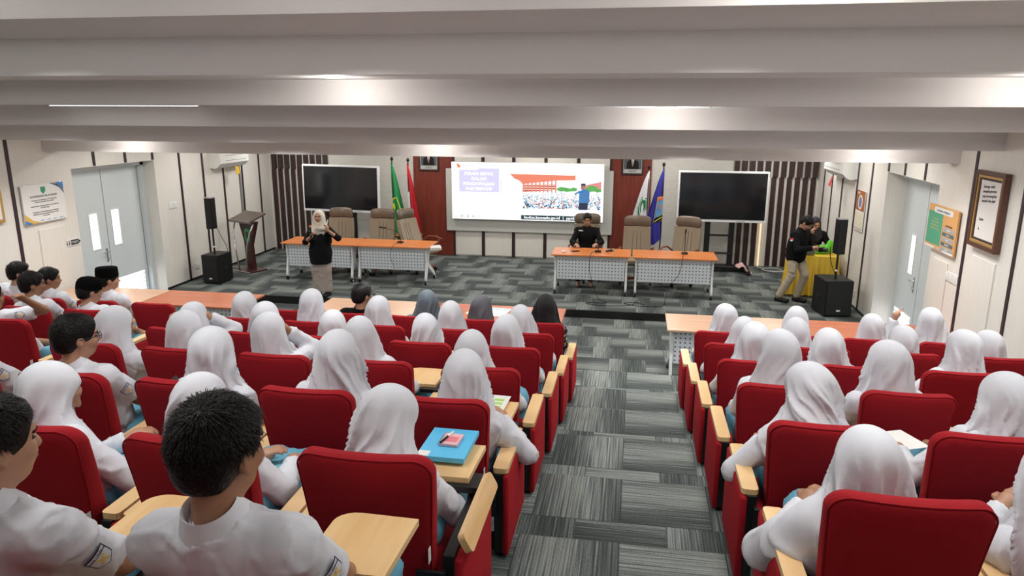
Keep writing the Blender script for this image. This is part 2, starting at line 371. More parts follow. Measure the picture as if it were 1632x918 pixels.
# base boards
struct('baseboard_left', MB().box(XL, XL+.012, 11.87, YB, .13, .17), BLACK); struct('baseboard_right', MB().box(XR-.012, XR, 11.87, YB, .13, .17), BLACK)

# ------------------------------------------------------------------ back wall dressing
def bwp(name, m, x0, x1, z0, z1, d=.03, y=YB, c=.004): return MB().box(x0, x1, y-d, y+.002, z0, z1, c).build(name, m, wb)
bwp('mahogany_panel', REDW, -4.92, -4.02, .13, 3.1, .05); bwp('mahogany_panel', REDW, -.50, .34, .13, 3.1, .05)
bwp('white_brick_panel', BRICKW, -6.93, -4.93, .13, 3.1, .02); bwp('white_brick_panel', BRICKW, .35, 2.2, .13, 3.1, .02)
xs = [-4.01, -3.33, -2.64, -1.93, -1.22, -.51]
for i in range(5):
    bwp('cream_panel', WALL, xs[i]+.035, xs[i+1]-.035, .15, 1.0, .02); bwp('cream_panel', WALL, xs[i]+.035, xs[i+1]-.035, 1.0, 3.1, .02)
for x in xs: bwp('wall_strip', DARKW, x-.035, x+.035, .13, 3.1, .035)
for side, x0, x1 in (('l', -8.33, -6.95), ('r', 2.02, 3.70)):
    n = round((x1-x0)/.156)
    for i in range(n):
        x = x0+.156*i
        if side == 'r' and i == 4:  # gap lit from behind
            continue
        bwp('wall_slat', SLATW, x, x+.098, .13, 2.02, .045)
    for i in range(n+(0)):
        x = x0-.0+.156*i+.05
        bwp('wall_slat', SLATW, x-.03, x+.072, 2.03, 3.1, .07)
for x in (XL+.03, XR-.06):
    pass
lit = MB().box(2.655, 2.675, YB-.02, YB-.012, .13, 2.0).build('led_strip', mat('warm_led', (1, .55, .28), emit=1.6), wb)

# screen wall
scr = thing('led_video_wall', 'large lit video wall showing a presentation slide on the back wall', 'screen', (0, 0, 0))
MB().box(-4.16, -.46, YB-.10, YB-.04, .71, 2.10, .01).build('backing_panel', mat('grey_green_panel', (.55, .56, .52), .6), scr)
MB().box(-4.0, -.655, YB-.21, YB-.10, 1.0, 2.255, .004).build('housing', PLAST, scr)
def em(name, c, s=1.0): return mat(name, c, .5, emit=s)
def flat(name, m, pts, layer, par=scr, base=YB-.2105):
    y = base-.0012*layer; o = MB().add([(x, y, z) for x, z in pts], [tuple(range(len(pts)))]).build(name, m, par); return o
SW = em('slide_white', (1, 1, 1), 1.3)
SX0, SX1, SZ0, SZ1 = -3.995, -.66, 1.005, 2.25
def sp(u, v): return (SX0+(SX1-SX0)*u, SZ1-(SZ1-SZ0)*v)
def quad(u0, u1, v0, v1): return [sp(u0, v1), sp(u1, v1), sp(u1, v0), sp(u0, v0)]
flat('slide', SW, quad(0, 1, 0, 1), 0)
flat('title_box', em('slide_lavender', (.60, .57, .85), 1.0), [sp(.05, .52), sp(.32, .52), sp(.32, .10), sp(.19, .10), sp(.17, .13), sp(.05, .13)], 1)
flat('title_box', em('slide_pale_lavender', (.86, .83, .95), 1.0), [sp(.325, .52), sp(.475, .52), sp(.475, .36), sp(.44, .30), sp(.325, .30)], 1)
for i, (s_, u, w_) in enumerate((('PERAN SISWA', .183, 1.12), ('DALAM', .183, 1.12), ('PENGAWASAN', .183, 1.12), ('PARTISIPATIF', .183, 1.12))):
    x, z = sp(u, .200+.088*i); text('title_lettering', s_, .092, em('slide_text_white', (1, 1, 1), 1.5), scr, (x, YB-.216, z), (PI/2, 0, 0), sx=w_)
x, z = sp(.115, .06); text('logo_lettering', 'BAWASLU', .06, em('slide_dark_text', (.10, .09, .10), .3), scr, (x, YB-.216, z), (PI/2, 0, 0), sx=1.3)
flat('logo_mark', em('slide_orange', (.85, .16, .04), .9), [sp(.035, .06), sp(.055, .04), sp(.06, .09), sp(.045, .10)], 1)
flat('logo_mark', em('slide_orange', (.85, .16, .04), .9), [sp(.033, .03), sp(.045, .025), sp(.05, .045), sp(.037, .055)], 1)
for i in range(5):
    x, z = sp(.025+.04*i, .95); r_ = .028 if 0 < i < 4 else .02
    pts = [(x+r_*math.cos(t*PI/6), z+r_*math.sin(t*PI/6)) for t in range(12)]
    flat('slide_icon', em('slide_dark_teal', (.03, .10, .11), .4), pts, 1); pts = [((a-x)*.55+x, (b-z)*.55+z) for a, b in pts]; flat('slide_icon', SW, pts, 2)
flat('slide_footer', em('slide_footer_blue', (.012, .055, .075), .6), quad(.465, .985, .905, .985), 1)
x, z = sp(.485, .945); text('footer_lettering', 'kudus.bawaslu.go.id  |  ppid-kudus', .085, em('slide_text_white', (1, 1, 1), 1.5), scr, (x, YB-.216, z), (PI/2, 0, 0), 'LEFT', sx=1.18)
# the photograph on the slide
flat('slide_photo', em('photo_pale', (.80, .86, .95), 1.0), quad(.475, .985, .28, .80), 1)
flat('photo_roof', em('photo_roof', (.80, .22, .13), .9), [sp(.39, .19), sp(.82, .20), sp(.82, .28), sp(.70, .29), sp(.475, .36), sp(.45, .30), sp(.42, .27)], 2)
flat('photo_building', em('photo_building', (.55, .10, .05), .8), [sp(.475, .36), sp(.69, .36), sp(.69, .46), sp(.475, .50)], 2)
flat('photo_building', em('photo_building2', (.75, .25, .25), .9), [sp(.86, .38), sp(.985, .30), sp(.985, .47), sp(.86, .47)], 2)
for u_, v_, w_, h_ in ((.735, .44, .035, .035), (.77, .45, .03, .03), (.81, .44, .02, .03), (.925, .42, .035, .05), (.965, .45, .022, .03)): flat('photo_tree', em('photo_green', (.12, .45, .10), .8), [sp(u_+w_*math.cos(a*PI/5)*(1+.2*(a%2)), v_+h_*math.sin(a*PI/5)*(1+.2*(a%2))) for a in range(10)], 3)
for i in range(9):
    u = .48+.026*i; flat('photo_post', em('photo_roof', (.80, .22, .13), .9), quad(u, u+.008, .29, .50), 4)
for r in range(3): flat('photo_rail', em('photo_rail', (.95, .75, .7), 1), quad(.475, .69, .365+.04*r, .38+.04*r), 3)
cr = MB(); cols = [(.85, .87, .95), (.10, .45, .62), (.95, .95, 1), (.05, .07, .12), (.75, .35, .3), (.9, .9, .95), (.1, .3, .55), (.45, .28, .22)]
rr = random.Random(3); cl = []
for i in range(900):
    t = rr.random()**.7; u = .478+.50*rr.random(); v = .48+.31*t; s_ = .003+.011*t
    pts = quad(u, u+s_*.8, v-s_*2.2, v)
    n = len(cr.v); y = YB-.2175-.00001*i*.3; cr.add([(a, y, b) for a, b in pts], [(0, 1, 2, 3)]); cl.append(rr.choice(cols))
me = cr.mesh('crowd'); at = me.color_attributes.new('c', 'FLOAT_COLOR', 'CORNER')
for i, cc in enumerate(cl):
    for k in range(4): at.data[i*4+k].color = (*cc, 1)
cm = mat('photo_crowd', (1, 1, 1), .5); nt = cm.node_tree; vc = nt.nodes.new('ShaderNodeVertexColor'); vc.layer_name = 'c'; b_ = nt.nodes['Principled BSDF']
nt.links.new(vc.outputs[0], b_.inputs['Emission Color']); b_.inputs['Emission Strength'].default_value = 1; b_.inputs['Base Color'].default_value = (0, 0, 0, 1)
link('photo_crowd', me, cm, scr)['kind'] = 'stuff'
flat('photo_speaker', em('photo_navy', (.015, .03, .07), .7), [sp(.843, .79), sp(.90, .79), sp(.905, .66), sp(.845, .66)], 9)
flat('photo_speaker', em('photo_blue_shirt', (.06, .22, .50), .8), [sp(.845, .67), sp(.91, .67), sp(.912, .47), sp(.89, .43), sp(.865, .43), sp(.845, .50), sp(.815, .53), sp(.815, .51), sp(.845, .46)], 10)
flat('photo_speaker', em('photo_skin', (.40, .20, .14), .8), [sp(.855, .43), sp(.88, .43), sp(.885, .37), sp(.872, .345), sp(.855, .355)], 11)
flat('photo_speaker', em('photo_navy', (.015, .03, .07), .7), [sp(.855, .37), sp(.886, .37), sp(.884, .335), sp(.858, .335)], 12)
for u in (1/3, 2/3): flat('panel_seam', mat('seam_grey', (.45, .45, .5), .5, emit=.5), quad(u-.0008, u+.0008, 0, 1), 14)

# interactive displays on wheeled stands
def display(label, x0, x1, z0, z1, Y, tilt, stand):
    t = thing('interactive_display', label, 'television', ((x0+x1)/2, Y, 0))
    w = (x1-x0)/2; Mr = Matrix.Rotation(tilt, 4, 'Y')
    zc = (z0+z1)/2; h = (z1-z0)/2; T = Matrix.Translation((0, 0, zc)) @ Mr
    MB().box(-w, w, -.045, .045, -h, h, .008, T).build('bezel', WHITE, t)
    MB().box(-w+.035, w-.035, -.049, -.04, -h+.055, h-.035, 0, T).build('screen', GLASSB, t)
    MB().box(-w+.1, w-.1, .04, .10, -h+.1, h-.1, .02, T).build('rear_housing', BLKPL, t)
    b = MB()
    for i in range(6): b.box(w*.35+.03*i, w*.35+.03*i+.012, -.051, -.045, -h+.02, -h+.03, 0, T)
    b.build('button', BLKPL, t)
    p = MB(); 
    for s in (-1, 1): p.box(s*.24-.055, s*.24+.055, .06, .12, .22, zc, .01)
    p.build('stand_post', BLACK, t)
    MB().box(-.24, .24, .06, .10, .86, .90, .01).build('cross_bar', BLACK, t)
    MB().box(-.24, .24, -.02, .16, .50, .515, .004).build('shelf', BLACK, t)
    MB().box(-.62, .62, -.05, .22, .20, .26, .02).build('base', BLACK, t)
    for sx in (-1, 1):
        MB().box(sx*.58-.04, sx*.58+.04, -.32, .42, .18, .23, .015).build('foot', BLACK, t)
        for yy in (-.29, .38): MB().cyl((sx*.58-.015, yy, .17), (sx*.58+.015, yy, .17), .04, n=14).build('caster', BLKPL, t)
    return t
display('black interactive display with white bezel left of the green flag', -7.235, -5.48, 1.165, 2.185, 15.3, .014, 0)
display('black interactive display with white bezel right of the blue flag', .865, 2.63, 1.165, 2.19, 15.3, .0, 0)

# flags
def flag(label, x, Y, ztop, m, spread, sgn, zb, zt, twocol=None, emblem=None, white_hem=False):
    t = thing('flag', label, 'flag', (x, Y, 0))
    MB().cyl((0, 0, .13), (0, 0, ztop-.04), .013).build('flag_pole', BLACK, t)
    MB().lathe([(0, .0), (.028, .02), (.034, .05), (.02, .08), (0, .10)], c=(0, 0, ztop-.07)).build('finial', BLKPL, t, .8)
    MB().lathe([(.18, 0), (.18, .02), (.05, .05), (.02, .08), (0, .08)], 20, c=(0, 0, .13)).build('flag_base', BLACK, t)
    H = zt-zb
    def P(u, v, off=0):
        wv = spread*(.04+.96*min(1, v*1.15)**.8)*(1-.18*max(0, v-.8)/.2*(1 if u < .5 else .2))
        ys = .035*math.sin(u*9+v*2)*min(1, v*2)+.02*math.sin(u*21+v*3)*v
        return (sgn*(-.02+u*wv), ys-off-.02, zt-H*v*(1-.12*(1-u))-(.10*u*v))
    def sub(u0, u1, v0, v1, mm, nm, off=0): return MB().grid(lambda a, b: P(u0+(u1-u0)*a, v0+(v1-v0)*b, off), 24, 20).build(nm, mm, t, 3)
    if twocol:
        sub(0, .52, 0, 1, m, 'flag_cloth'); sub(.52, 1, 0, .45, m, 'flag_cloth'); sub(.52, 1, .45, 1, twocol, 'flag_cloth')
    else: sub(0, 1, 0, 1, m, 'flag_cloth')
    if emblem:
        for li, (nm, mm, u0, u1, v0, v1, pts) in enumerate(emblem):
            e = MB(); q = [P(u0+(u1-u0)*a, v0+(v1-v0)*b, .028+.004*li) for a, b in pts]; e.add(q, [tuple(range(len(q)))]); e.build(nm, mm, t)
    return t
GRN = mat('green_satin', (.01, .25, .07), .55); FRED = mat('flag_red', (.50, .01, .02), .6); FWHT = mat('flag_white', (.75, .76, .78), .6); FBLU = mat('flag_blue', (.035, .03, .30), .5)
FYEL = mat('flag_yellow', (.75, .70, .05), .6); FSKY = mat('flag_sky', (.12, .33, .60), .6); FORG = mat('flag_orange', (.75, .15, .04), .6)
pent = [(0, .25), (.75, 0), (1, .5), (.75, 1), (0, .8)]
ring = lambda p, k: [((a-.4)*k+.4, (b-.5)*k+.5) for a, b in p]
flag('green flag with yellow emblem on black pole', -5.18, 15.3, 2.36, GRN, .40, 1, .48, 2.26, None, [('emblem', FYEL, .0, .72, .42, .72, pent), ('emblem', GRN, .0, .72, .42, .72, ring(pent, .86)), ('emblem', FYEL, .0, .4, .5, .66, ring(pent, .6))])
flag('red and white flag on black pole left of the mahogany panel', -4.82, 15.3, 2.34, FRED, .30, 1, .75, 2.24, None, [('white_stripe', FWHT, 0, .5, .42, 1, [(0, .1), (.6, 0), (.8, 1), (0, 1)])])
flag('white flag with green emblem before the mahogany panel', .27, 15.35, 2.27, FWHT, .36, -1, 1.0, 2.17, None, [('emblem', mat('flag_green', (.01, .22, .08), .6), .1, .75, .45, .80, pent), ('emblem', FWHT, .1, .75, .45, .80, ring(pent, .82)), ('emblem', mat('flag_green', (.01, .22, .08), .6), .1, .75, .45, .80, ring(pent, .7))])
flag('blue flag with yellow edged coat of arms on black pole', .56, 15.25, 2.33, FBLU, .42, -1, .60, 2.22, None,
     [('emblem', FYEL, .0, .52, .36, .74, [(0, .06), (1, 0), (1, .9), (0, 1)]), ('emblem', FSKY, .0, .47, .42, .64, [(0, 0), (1, 0), (1, 1), (0, 1)]), ('emblem', FORG, .0, .47, .375, .42, [(0, .1), (1, 0), (1, 1), (0, 1)]), ('emblem', FORG, .12, .3, .47, .56, [(0, .5), (.5, 0), (1, .5), (.5, 1)]), ('emblem', BLKPL, .0, .50, .65, .72, [(0, 0), (1, 0), (1, .9), (0, 1)]), ('emblem', FYEL, .03, .46, .675, .69, [(0, 0), (1, 0), (1, 1), (0, 1)])])
# the blue flag also falls to the right of its pole
bo = bpy.data.objects
# portraits
def portrait(label, x, z):
    t = thing('portrait_frame', label, 'picture', (x, YB-.05, z))
    f = MB(); w, h = .23, .30
    for a in ((-w, -w+.035, -h, h), (w-.035, w, -h, h), (-w+.035, w-.035, -h, -h+.035), (-w+.035, w-.035, h-.035, h)): f.box(a[0], a[1], -.03, 0, a[2], a[3], .005)
    f.build('frame', SLATW, t)
    MB().box(-w+.035, w-.035, -.012, -.002, -h+.035, h-.035).build('mount', mat('grey_mount', (.45, .45, .44), .6), t)
    MB().box(-w+.05, w-.05, -.016, -.012, -h+.12, h-.05).build('photograph', mat('photo_grey', (.09, .09, .10), .4), t)
    MB().add([(a, -.018, b) for a, b in ((-.13, -.18), (.13, -.18), (.12, -.03), (.04, .03), (-.04, .03), (-.12, -.03))], [(0, 1, 2, 3, 4, 5)]).build('suit', BLKPL, t)
    MB().add([(a, -.0195, b) for a, b in ((-.03, .03), (.03, .03), (.005, -.12), (-.005, -.12))], [(0, 1, 2, 3)]).build('shirt_front', PLAST, t)
    MB().add([(a, -.020, b) for a, b in ((-.008, .02), (.008, .02), (.008, -.11), (-.008, -.11))], [(0, 1, 2, 3)]).build('tie', mat('tie_red', (.25, .02, .02), .5), t)
    MB().add([(.045*math.cos(i*PI/6), -.0195, .08+.06*math.sin(i*PI/6)) for i in range(12)], [tuple(range(12))]).build('face', SKIN, t)
    for i in range(2): MB().box(-.09+.02*i, .09-.02*i, -.0135, -.012, -h+.085-.025*i, -h+.093-.025*i).build('caption_line', BLKPL, t)
portrait('framed portrait of a suited man on left mahogany panel', -4.555, 2.335); portrait('framed portrait of a suited man on right mahogany panel', -.065, 2.325)

# ------------------------------------------------------------------ stage furniture
def caster(mb, x, y, z):
    for s in (-.012, .012): mb.cyl((x+s-.008, y, z+.032), (x+s+.008, y, z+.032), .032, n=12)
def ftable(label, x0, x1, y0, y1, z, H, m, name='folding_table', group=None, pos=None):
    t = thing(name, label, 'table', ((x0+x1)/2, y0, z), 0, group); w = (x1-x0)/2; d = y1-y0
    MB().box(-w, w, 0, d, H-.028, H, .006).build('tabletop', m, t)
    MB().box(-w+.10, w-.10, .10, .115, H-.47, H-.05, .004).build('modesty_panel', PERF, t)
    MB().box(-w+.09, w-.09, .09, .12, H-.065, H-.03).build('top_rail', WHITE, t)
    for s in (-1, 1):
        l = MB(); X = s*(w-.07)
        prof = [(.06, .07), (.05, .12), (.12, .42), (.10, H-.06), (.20, H-.03), (.42, H-.03), (.30, H-.20), (.26, .40), (d-.10, .16), (d-.02, .07), (d-.06, .06), (d-.20, .14), (.20, .33), (.09, .07)]
        l.prism([(a, b) for a, b in prof], X-.018, X+.018, 'x')
        l.build('leg', WHITE, t)
        for yy in (.07, d-.04):
            cc = MB(); caster(cc, X, yy, 0); cc.cyl((X, yy, .05), (X, yy, .09), .014); cw = cc.build('caster', BLKPL, t)
            MB().cyl((X+s*.021, yy, .032), (X+s*.024, yy, .032), .02, n=10).build('caster_hub', WHITE, cw)
    return t
ZS = .13
ftable('white folding table with orange top, leftmost on the stage', -6.70, -5.235, 13.0, 13.72, ZS, .74, DESK2)
ftable('white folding table with orange top bearing a bent microphone', -5.225, -3.765, 13.0, 13.72, ZS, .74, DESK2)
ftable('white folding table with orange top before the seated man', -1.43, -.02, 12.80, 13.52, ZS, .74, DESK2)
ftable('white folding table with orange top, rightmost on the stage', .01, 1.47, 12.80, 13.52, ZS, .74, DESK2)
ftable('tan topped desk by left wall before the doors', -8.32, -6.76, 8.86, 9.62, 0, .75, DESKL, 'folding_desk')
ftable('cherry topped desk in front of the left black speaker', -6.74, -5.26, 8.86, 9.62, 0, .75, DESK, 'folding_desk')
ftable('desk with glare-coloured top behind the person in black cap', -4.22, -2.62, 8.86, 9.62, 0, .75, DESKL, 'folding_desk')
ftable('cherry topped desk behind the person in floral headscarf', -2.60, -.85, 8.86, 9.62, 0, .75, DESK, 'folding_desk')
ftable('desk with glare-coloured top right of the aisle, end by the aisle', .47, 2.05, 8.86, 9.62, 0, .75, DESKL, 'folding_desk')
ftable('cherry topped desk by the right wall before right speaker', 2.07, 3.66, 8.86, 9.62, 0, .75, DESK, 'folding_desk')

def mic(label, x, y, z, bend):
    t = thing('gooseneck_microphone', label, 'microphone', (x, y, z))
    MB().box(-.055, .055, -.05, .05, 0, .03, .008).build('base', BLKPL, t)
    MB().tube([(0, 0, .03), (0, 0, .14), (bend*.1, 0, .22), (bend*.45, -.02, .28 if abs(bend) > .3 else .36)] if abs(bend) > .3 else [(0, 0, .03), (0, 0, .2), (bend, 0, .38)], .006).build('gooseneck', BLKPL, t)
    e = (bend*.45, -.02, .28) if abs(bend) > .3 else (bend, 0, .38)
    d = (-.14 if bend < -.3 else 0, 0, .02 if abs(bend) > .3 else .07)
    MB().cyl(e, (e[0]+d[0], e[1], e[2]+d[2]), .014).build('capsule', BLKPL, t)
    MB().cyl((.0, -.051, .015), (0, -.053, .015), .006).build('button', mat('red_button', (.6, .05, .03), .4), t)
mic('black gooseneck microphone bent over the left table', -4.42, 13.40, ZS+.74, -.6)
mic('black gooseneck microphone before the seated man', -.61, 13.14, ZS+.74, .0); mic('black gooseneck microphone before the turned leather chair', .93, 13.24, ZS+.74, .0)
def cable(label, pts, r=.006, m=BLKPL, n=6):
    P = [Vector(p) for p in pts]; out = []
    for i in range(len(P)-1):
        a, b, c, d = P[max(i-1, 0)], P[i], P[i+1], P[min(i+2, len(P)-1)]
        for k in range(8):
            t = k/8; out.append(.5*((2*b)+(-a+c)*t+(2*a-5*b+4*c-d)*t*t+(-a+3*b-3*c+d)*t**3))
    out.append(P[-1]); o = MB().tube(out, r, n).build('cable', m, None, 3); tag(o, label, 'cable'); return o
cable('black cable hanging from the left table microphone', [(-4.42, 13.30, .90), (-4.43, 12.98, .89), (-4.47, 12.94, .7), (-4.40, 12.96, .4), (-4.36, 12.9, .15), (-4.3, 12.8, .14)], .004)
cable('black cable hanging before the seated man and looping on carpet', [(-.66, 13.08, .90), (-.72, 12.79, .89), (-.73, 12.75, .6), (-.66, 12.72, .35), (-.56, 12.6, .15), (-.4, 12.35, .138), (-.75, 12.28, .138), (-.5, 12.15, .138), (0.0, 12.25, .138), (.1, 12.6, .138)], .005)
cable('black cable hanging from the right table microphone to carpet', [(.9, 13.18, .90), (.87, 12.79, .89), (.82, 12.75, .6), (.66, 12.74, .38), (.6, 12.6, .16), (.55, 12.3, .138), (.2, 12.22, .138), (-.1, 12.35, .138), (.1, 12.45, .138), (.25, 12.3, .138)], .005)
# things on the right-hand stage table
t = thing('computer_mouse', 'small white topped mouse at left end of right stage table', 'mouse', (-1.22, 13.03, .87))
MB().lathe([(0, 0), (.035, 0), (.042, .012), (.034, .026), (0, .034)], 14).build('body', PLAST, t, 2); MB().box(-.02, .02, .02, .05, .005, .03, .006).build('button', BLKPL, t)
t = thing('phone', 'dark phone lying before the seated man', 'phone', (-1.02, 13.12, .87), .5)
MB().box(-.075, .075, -.035, .035, 0, .012, .004).build('body', BLKPL, t); MB().box(-.07, .07, -.031, .031, .012, .0135).build('screen', GLASSB, t)
t = thing('handheld_microphone', 'grey and black handheld microphone lying beside the desk microphone', 'microphone', (-.40, 13.20, .895), .9)
MB().cyl((-.10, 0, 0), (.05, 0, 0), .016, .02).build('handle', BLKPL, t, .8); MB().lathe([(0, -.03), (.022, -.02), (.028, 0), (.022, .02), (0, .03)], 14, c=(.08, 0, 0)).build('head', mat('grey_mesh', (.3, .38, .4), .4, .6), t, 2)
t = thing('paper_stack', 'white papers sticking out from right end of left table', 'paper', (-3.70, 13.25, .80), .35)
for i in range(4): MB().box(-.09, .12, -.15, .15, .004+.012*i, .012+.012*i, .001).build('sheet', PLAST, t)
t = thing('printed_sheet', 'white printed sheet with teal stripe lying on the cherry desk', 'paper', (-1.86, 9.28, .752), -.15)
MB().box(-.26, .26, -.20, .20, 0, .004).build('sheet', PLAST, t); MB().box(-.26, .26, .13, .16, .004, .005).build('stripe', mat('teal', (.03, .30, .38), .5), t)

def exec_chair(label, x, y, rz, lean=.12, z=ZS):
    t = thing('executive_chair', label, 'chair', (x, y, z), rz)          # faces +Y; rz turns it
    def back(u, v):
        a = (u-.5)*2; h = .50+.80*v; wd_ = .27-.02*v
        yy = -.22-lean*v+.05*math.cos(a*1.3)*-1+.05*(a*a)-.02*math.sin(v*PI*1.0)
        return (a*wd_, yy, h)
    m = MB(); F = lambda u, v: back(u, v*.70); 
    m.grid(F, 12, 12)
    G = lambda u, v: tuple(Vector(back(u, v*.70))+Vector((0, -.075-.02*math.sin(v*PI), 0)))
    n = len(m.v); m.grid(G, 12, 12)
    for i in range(12):
        for r0 in (0, 12): a = r0*13+i; m.f.append((a, a+1, n+a+1, n+a))
        for c0 in (0, 12): a = i*13+c0; m.f.append((a, a+13, n+a+13, n+a))
    m.build('backrest', LEATH, t, 1.0)
    for k in (-1, 0, 1): MB().tube([tuple(Vector(back(.5+k*.16-.03*k*v/4, v/4*.6))+Vector((0, .004, 0))) for v in range(5)], .004, 6).build('seam', LEATHD, t)
    hr = MB(); c0 = Vector(back(.5, .82)); 
    def H(u, v):
        a = (u-.5)*2; th = v*2*PI; p = Vector(back(u, .82)); e = max(.15, 1-abs(a)**6)
        return (p.x*1.0, p.y-.03+.06*e*math.cos(th), p.z+.11*e**.3*math.sin(th))
    hr.grid(H, 14, 16); hr.build('headrest', LEATHD, t, 3)
    MB().grid(lambda u, v: ((u-.5)*.52, (v-.5)*.50, .49+.03*math.cos((u-.5)*3)*math.cos((v-.5)*3)), 10, 10).box(-.26, .26, -.25, .25, .40, .495, .03).build('seat', LEATH, t, 1.0)
    for s in (-1, 1):
        MB().tube([(s*.24, -.20, .60), (s*.31, -.10, .69), (s*.32, .10, .70), (s*.31, .26, .66)], .018, 8).tube([(s*.31, .20, .66), (s*.30, .12, .5), (s*.22, .0, .42)], .016, 8).build('armrest', mat('polished_wood', (.22, .05, .02), .3), t, 2)
    MB().cyl((0, 0, .09), (0, 0, .41), .03).build('gas_lift', BLKPL, t, .8)
    for k in range(5):
        a = 2*PI*k/5+.3; e = (.30*math.cos(a), .30*math.sin(a))
        MB().tube([(0, 0, .11), (e[0]*.6, e[1]*.6, .10), (e[0], e[1], .07)], .02, 8).build('spoke', mat('polished_wood', (.22, .05, .02), .3), t, 2)
        cc = MB(); caster(cc, e[0], e[1], 0); cc.build('caster', BLKPL, t)
    return t
exec_chair('taupe leather executive chair behind the speaker in cream headscarf', -5.96, 13.95, PI)
exec_chair('taupe leather executive chair behind the left tables, nearest green flag', -5.07, 13.95, PI)
exec_chair('leather executive chair turned sideways by the red and white flag', -4.22, 14.2, PI+1.15, .25)
exec_chair('dark taupe executive chair occupied by the man in glasses', -.89, 14.05, PI)
exec_chair('empty taupe leather executive chair left of the blue flag', .08, 13.90, PI)
exec_chair('empty leather executive chair turned away, right of the blue flag', .90, 14.0, PI-.45, .14)

# small wooden side table behind left tables
t = thing('side_table', 'small brown wooden table behind the sideways leather chair', 'table', (-4.75, 14.9, ZS))
MB().box(-.28, .28, -.2, .2, .60, .64, .006).build('tabletop', mat('brown_wood', (.24, .10, .04), .45), t)
for sx in (-1, 1):
    for sy in (-1, 1): MB().box(sx*.25-.015, sx*.25+.015, sy*.17-.015, sy*.17+.015, 0, .60).build('leg', mat('brown_wood', (.24, .10, .04), .45), t)

# lectern
t = thing('lectern', 'dark wood lectern with green crest and curved chrome supports', 'lectern', (-7.74, 13.72, ZS), -.42); t.scale = (.80, .80, .97)
W2 = mat('dark_red_wood', (.055, .014, .012), .3)
MB().prism([(-.14, .02), (.14, .02), (.10, .55), (.34, 1.06), (-.34, 1.06), (-.16, .62)], -.05, .05, 'y').build('body', W2, t)
MB().add([(-.40, -.26, 1.05), (.40, -.26, 1.05), (.40, .24, 1.19), (-.40, .24, 1.19), (-.40, -.26, 1.09), (.40, -.26, 1.09), (.40, .24, 1.23), (-.40, .24, 1.23)], [(0, 1, 2, 3), (4, 5, 6, 7), (0, 1, 5, 4), (1, 2, 6, 5), (2, 3, 7, 6), (3, 0, 4, 7)]).build('reading_top', mat('lectern_edge', (.10, .075, .06), .3), t)
MB().cyl((-.40, -.26, 1.07), (.40, -.26, 1.07), .03).build('front_roll', mat('lectern_roll', (.18, .15, .14), .3), t, .8)
for s in (-1, 1):
    MB().tube([(s*.36, -.14, 1.02), (s*.33, -.22, .85), (s*.22+.02*s, -.28, .55), (s*.17, -.28, .25), (s*.17, -.24, .03)], .02, 8).build('chrome_support', CHROME, t, 2)
MB().box(-.34, .34, -.34, .22, 0, .03, .008).build('base', W2, t)
MB().box(-.36, .36, -.36, -.33, 0, .035, .008).build('base_trim', CHROME, t)
MB().prism([(-.07, .62), (.07, .62), (.10, .68), (.10, .86), (.06, .90), (-.06, .90), (-.10, .86), (-.10, .68)], -.065, -.05, 'y').build('crest', mat('crest_green', (.03, .33, .13), .5), t)
MB().prism([(-.035, .70), (.035, .70), (.05, .83), (-.05, .83)], -.070, -.065, 'y').build('crest_mark', W2, t)

# loudspeakers
def pa(label, lab2, x, y, rz, w, h, d, topz0, topz1, tw):
    t = thing('subwoofer', label, 'speaker', (x, y, ZS), rz)
    MB().box(-w/2, w/2, 0, d, .02, h, .012).build('cabinet', BLKPL, t); MB().box(-w/2+.02, w/2-.02, -.012, .002, .05, h-.03, .004).build('grille', mat('black_grille', (.006, .006, .006), .7, bump=.6, bscale=300), t)
    MB().box(-.03, .03, -.016, -.011, .10, .125).build('badge', PLAST, t)
    for s in (-1, 1): MB().box(s*w/2-.01, s*w/2+.01, d*.4, d*.62, h*.45, h*.55, .008).build('handle', BLACK, t)
    for a in (-1, 1):
        for b in (.05, d-.05): MB().cyl((a*(w/2-.05), b, 0), (a*(w/2-.05), b, .02), .02).build('foot', BLACK, t)
    u = thing('column_speaker', lab2, 'speaker', (x, y, ZS+h), rz)
    MB().cyl((0, d*.4, 0), (0, d*.4, topz0-ZS-h+.02), .018).build('pole', BLACK, u, .8)
    MB().cyl((0, d*.4, .12), (0, d*.4, .15), .02).build('pole_ring', PLAST, u, .8)
    MB().box(-tw/2, tw/2, d*.4-.09, d*.4+.07, topz0-ZS-h, topz1-ZS-h, .012).build('cabinet', BLKPL, u)
    MB().box(-tw/2+.01, tw/2-.01, d*.4-.098, d*.4-.089, topz0-ZS-h+.02, topz1-ZS-h-.02, .003).build('grille', MATS['black_grille'], u)
    MB().box(-tw/2, tw/2, d*.4-.09, d*.4+.07, topz1-ZS-h, topz1-ZS-h+.012).build('top_cap', mat('grey_cap', (.3, .3, .3), .4), u)
pa('black subwoofer on the left of stage beside the lectern', 'slim black column speaker on a pole left of the lectern', -7.86, 12.42, -.05, .35, .56, .46, 1.17, 1.75, .135)
pa('black subwoofer on the right of stage before yellow table', 'slim black column speaker on a pole right of the yellow table', 3.31, 12.10, .16, .44, .60, .52, 1.14, 1.70, .14)
cable('thin cable from left column speaker down to wall', [(-7.85, 12.65, 1.3), (-7.75, 12.72, 1.0), (-7.7, 12.8, .72), (-7.9, 12.95, .3), (-8.3, 12.6, .16)], .005)
cable('black cable from right column speaker down behind subwoofer', [(3.22, 12.6, 1.2), (3.3, 12.75, .9), (3.5, 12.9, .5), (3.6, 12.95, .18)], .006)

